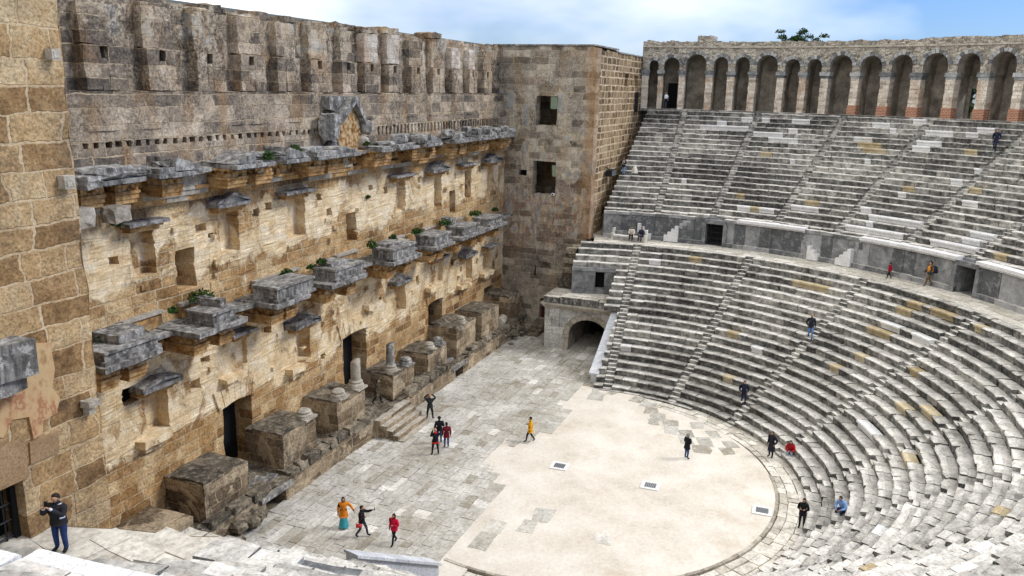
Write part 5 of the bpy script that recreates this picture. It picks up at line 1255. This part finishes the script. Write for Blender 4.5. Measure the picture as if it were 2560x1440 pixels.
# ------------------------------------------------------------------ plants
def clump(mb,c,r,n,size,seed=0):
    g=random.Random(seed)
    for k in range(n):
        d=Vector((g.gauss(0,1),g.gauss(0,1),abs(g.gauss(0,.8)))).normalized()*(g.random()**.5)
        p=Vector(c)+Vector((d.x*r[0],d.y*r[1],d.z*r[2])); a=Vector((g.gauss(0,1),g.gauss(0,1),g.gauss(.4,.6))).normalized(); b=a.orthogonal().normalized(); s=size*g.uniform(.6,1.4); q=a.cross(b)
        b=(b*math.cos(k)+q*math.sin(k)); q=a.cross(b)
        mb.face([mb.vert(p-b*s),mb.vert(p+q*s*.5),mb.vert(p+b*s),mb.vert(p-q*s*.5)],0,g.random())
PL=[(-19.3,14.3,11.0,1.0,.55,.6,'largest leafy plant on the first broken cornice beside the near tower'),(-16.9,14.3,10.9,.5,.4,.35,'green plant between the first two broken cornices'),(-12.8,14.6,11.6,.75,.5,.5,'bushy plant behind the second cornice pedestal'),(-14.6,14.6,11.4,.25,.2,.25,'small green tuft against the wall left of the second pedestal'),(-6.3,14.6,11.5,.4,.3,.3,'green tuft behind the third cornice pedestal'),(-4.1,14.5,11.4,.4,.3,.25,'green tuft between the third and fourth cornice pedestals'),(-4.0,13.9,11.75,.3,.3,.3,'tuft sprouting on top of the fourth cornice pedestal'),(2.0,14.3,11.6,.4,.35,.55,'tall green tuft left of the fifth cornice pedestal'),(5.0,14.5,11.6,.3,.3,.4,'round tuft at the far end of the fifth cornice pedestal'),(8.3,14.5,11.5,.6,.4,.4,'green tuft behind the sixth cornice pedestal'),(12.8,14.4,11.5,1.0,.5,.5,'wide leafy plant behind the seventh cornice pedestal'),(18.3,14.5,11.5,.8,.5,.4,'leafy plant behind the last cornice pedestal'),(22.5,14.5,11.3,.4,.3,.3,'small plant near the tower end of the lower cornice'),(-17.6,14.2,18.1,.5,.35,.3,'small green plant on the upper cornice near the near tower'),(-9.0,13.3,18.0,.35,.25,.5,'green plant hanging off the upper cornice front'),(-5.6,14.3,18.15,.4,.35,.35,'green plant on the upper cornice left of the gabled fragment'),(1.5,14.2,18.1,.28,.2,.2,'tiny green tuft at the foot of the gabled fragment'),(-17.0,14.9,15.75,.25,.2,.3,'small dark tuft on the end of a niche ledge under the upper cornice'),(3.1,15.2,14.6,.22,.12,.15,'tiny weed growing from the bare upper wall')]
for k,(x,y,z,rx,ry,rz_,l) in enumerate(PL):
    t=thing('plant',l,'plant',(x,y,z),0,'plants growing on the stage wall')
    mb=MB(); clump(mb,(0,0,0),(rx,ry,rz_),int(90+240*rx),.085,k); mb.build('leaves',M['leaf'],t)
for k,(x,y,z0,h,w,l) in enumerate(((59.6,-6.4,19.3,9.3,1.7,'larger tree showing its crown above the arcade parapet'),(59.3,-9.3,19.3,8.7,.95,'smaller thin tree showing above the arcade, right of a larger one'),(51.5,-24.2,19.2,6.0,2.0,'dark green bush seen through the open arch of the arcade'))):
    t=thing('tree',l,'tree',(x,y,z0),0,'trees behind the arcade')
    mb=MB(); mb.tube((0,0,0),(.1,0,h*.55),.16,.1,7); 
    for q in range(6):
        an=q*1.05; mb.tube((.1,0,h*.5+.2*q),(w*.7*math.cos(an),w*.7*math.sin(an),h*.72+.25*q),.06,.02,5)
    mb.build('trunk',M['bark'],t)
    mb=MB(); g=random.Random(k)
    for q in range(16 if k!=1 else 7):
        an=g.random()*6.28; rr=w*g.uniform(.1,1.0); clump(mb,(rr*math.cos(an),rr*math.sin(an),h*g.uniform(.82,1.02)-rr*.12),(.6,.6,.5),90,.13,q+k*30)
    if k==2:
        for q in range(14): clump(mb,(g.uniform(-1.5,1.5),g.uniform(-1.5,1.5),g.uniform(.6,4.5)),(.8,.8,.6),110,.15,q+90)
    mb.build('crown',M['leafd'],t)

# ------------------------------------------------------------------ sky, sun, camera
SUN_EL,SUN_AZ=R_(42),R_(-62)   # direction towards the sun, measured from +x
w=bpy.data.worlds.new('World'); scene.world=w; w.use_nodes=True; nt=w.node_tree
bg=nt.nodes['Background']
def wn(t,ins=None,**pr):
    x=nt.nodes.new(t)
    for k,v in pr.items(): setattr(x,k,v)
    for k,v in (ins or {}).items():
        if isinstance(v,bpy.types.NodeSocket): nt.links.new(v,x.inputs[k])
        else: x.inputs[k].default_value=v
    return x
sky=wn('ShaderNodeTexSky',sky_type='NISHITA',sun_disc=False); sky.sun_elevation=SUN_EL; sky.sun_rotation=math.pi/2-SUN_AZ; sky.air_density=1.0; sky.dust_density=.6; sky.ozone_density=1.6
tc=wn('ShaderNodeTexCoord'); mp=wn('ShaderNodeMapping',{'Vector':tc.outputs['Generated'],'Scale':(1,1,2.6)})
n1=wn('ShaderNodeTexNoise',{'Vector':mp.outputs[0],'Scale':1.7,'Detail':5.0,'Roughness':.55})
dt=wn('ShaderNodeVectorMath',{0:tc.outputs['Generated'],1:(math.cos(R_(-68)),math.sin(R_(-68)),0.0)},operation='DOT_PRODUCT')
cl=wn('ShaderNodeMath',{0:dt.outputs['Value'],1:-.75},operation='MULTIPLY'); cl2=wn('ShaderNodeMath',{0:cl.outputs[0],1:n1.outputs['Fac']},operation='ADD')
sz=wn('ShaderNodeSeparateXYZ',{0:tc.outputs['Generated']}); ez=wn('ShaderNodeMath',{0:sz.outputs[2],1:.9,2:cl2.outputs[0]},operation='MULTIPLY_ADD')
rp=wn('ShaderNodeMapRange',{0:ez.outputs[0],1:.43,2:.92,3:.0,4:1.0})
mx=wn('ShaderNodeMix',data_type='RGBA'); nt.links.new(rp.outputs[0],mx.inputs[0]); tint=wn('ShaderNodeMix',data_type='RGBA',blend_type='MULTIPLY'); tint.inputs[0].default_value=1.0; nt.links.new(sky.outputs[0],tint.inputs[6]); tint.inputs[7].default_value=(.36,.5,.8,1); nt.links.new(tint.outputs[2],mx.inputs[6]); mx.inputs[7].default_value=(9.6,9.55,9.5,1)
nt.links.new(mx.outputs[2],bg.inputs[0]); bg.inputs[1].default_value=.12
sl=bpy.data.lights.new('sun','SUN'); sl.energy=1.5; sl.angle=R_(16); sl.color=(1,.975,.94); so=bpy.data.objects.new('sun',sl); COL.objects.link(so)
d=Vector((math.cos(SUN_EL)*math.cos(SUN_AZ),math.cos(SUN_EL)*math.sin(SUN_AZ),math.sin(SUN_EL))); so.rotation_euler=d.to_track_quat('Z','Y').to_euler(); so.location=(0,0,60)
cam=bpy.data.cameras.new('camera'); co=bpy.data.objects.new('camera',cam); COL.objects.link(co)
cam.sensor_width=36; cam.lens=36*2022.83/2560; cam.clip_start=.1; cam.clip_end=6000
r=Vector((0.375869, -0.926385, 0.023093)); u=Vector((0.213893, 0.110978, 0.970533)); fw=Vector((0.90165, 0.359853, -0.23986))
mt=Matrix((( r.x,u.x,-fw.x,-41.9),(r.y,u.y,-fw.y,-12.95),(r.z,u.z,-fw.z,21.7),(0,0,0,1))); co.matrix_world=mt
scene.camera=co
vs=scene.view_settings; vs.view_transform='Standard'; vs.look='None'; vs.exposure=0.62; vs.gamma=1; vs.use_curve_mapping=False
scene.cycles.use_denoising=True; scene.cycles.max_bounces=6
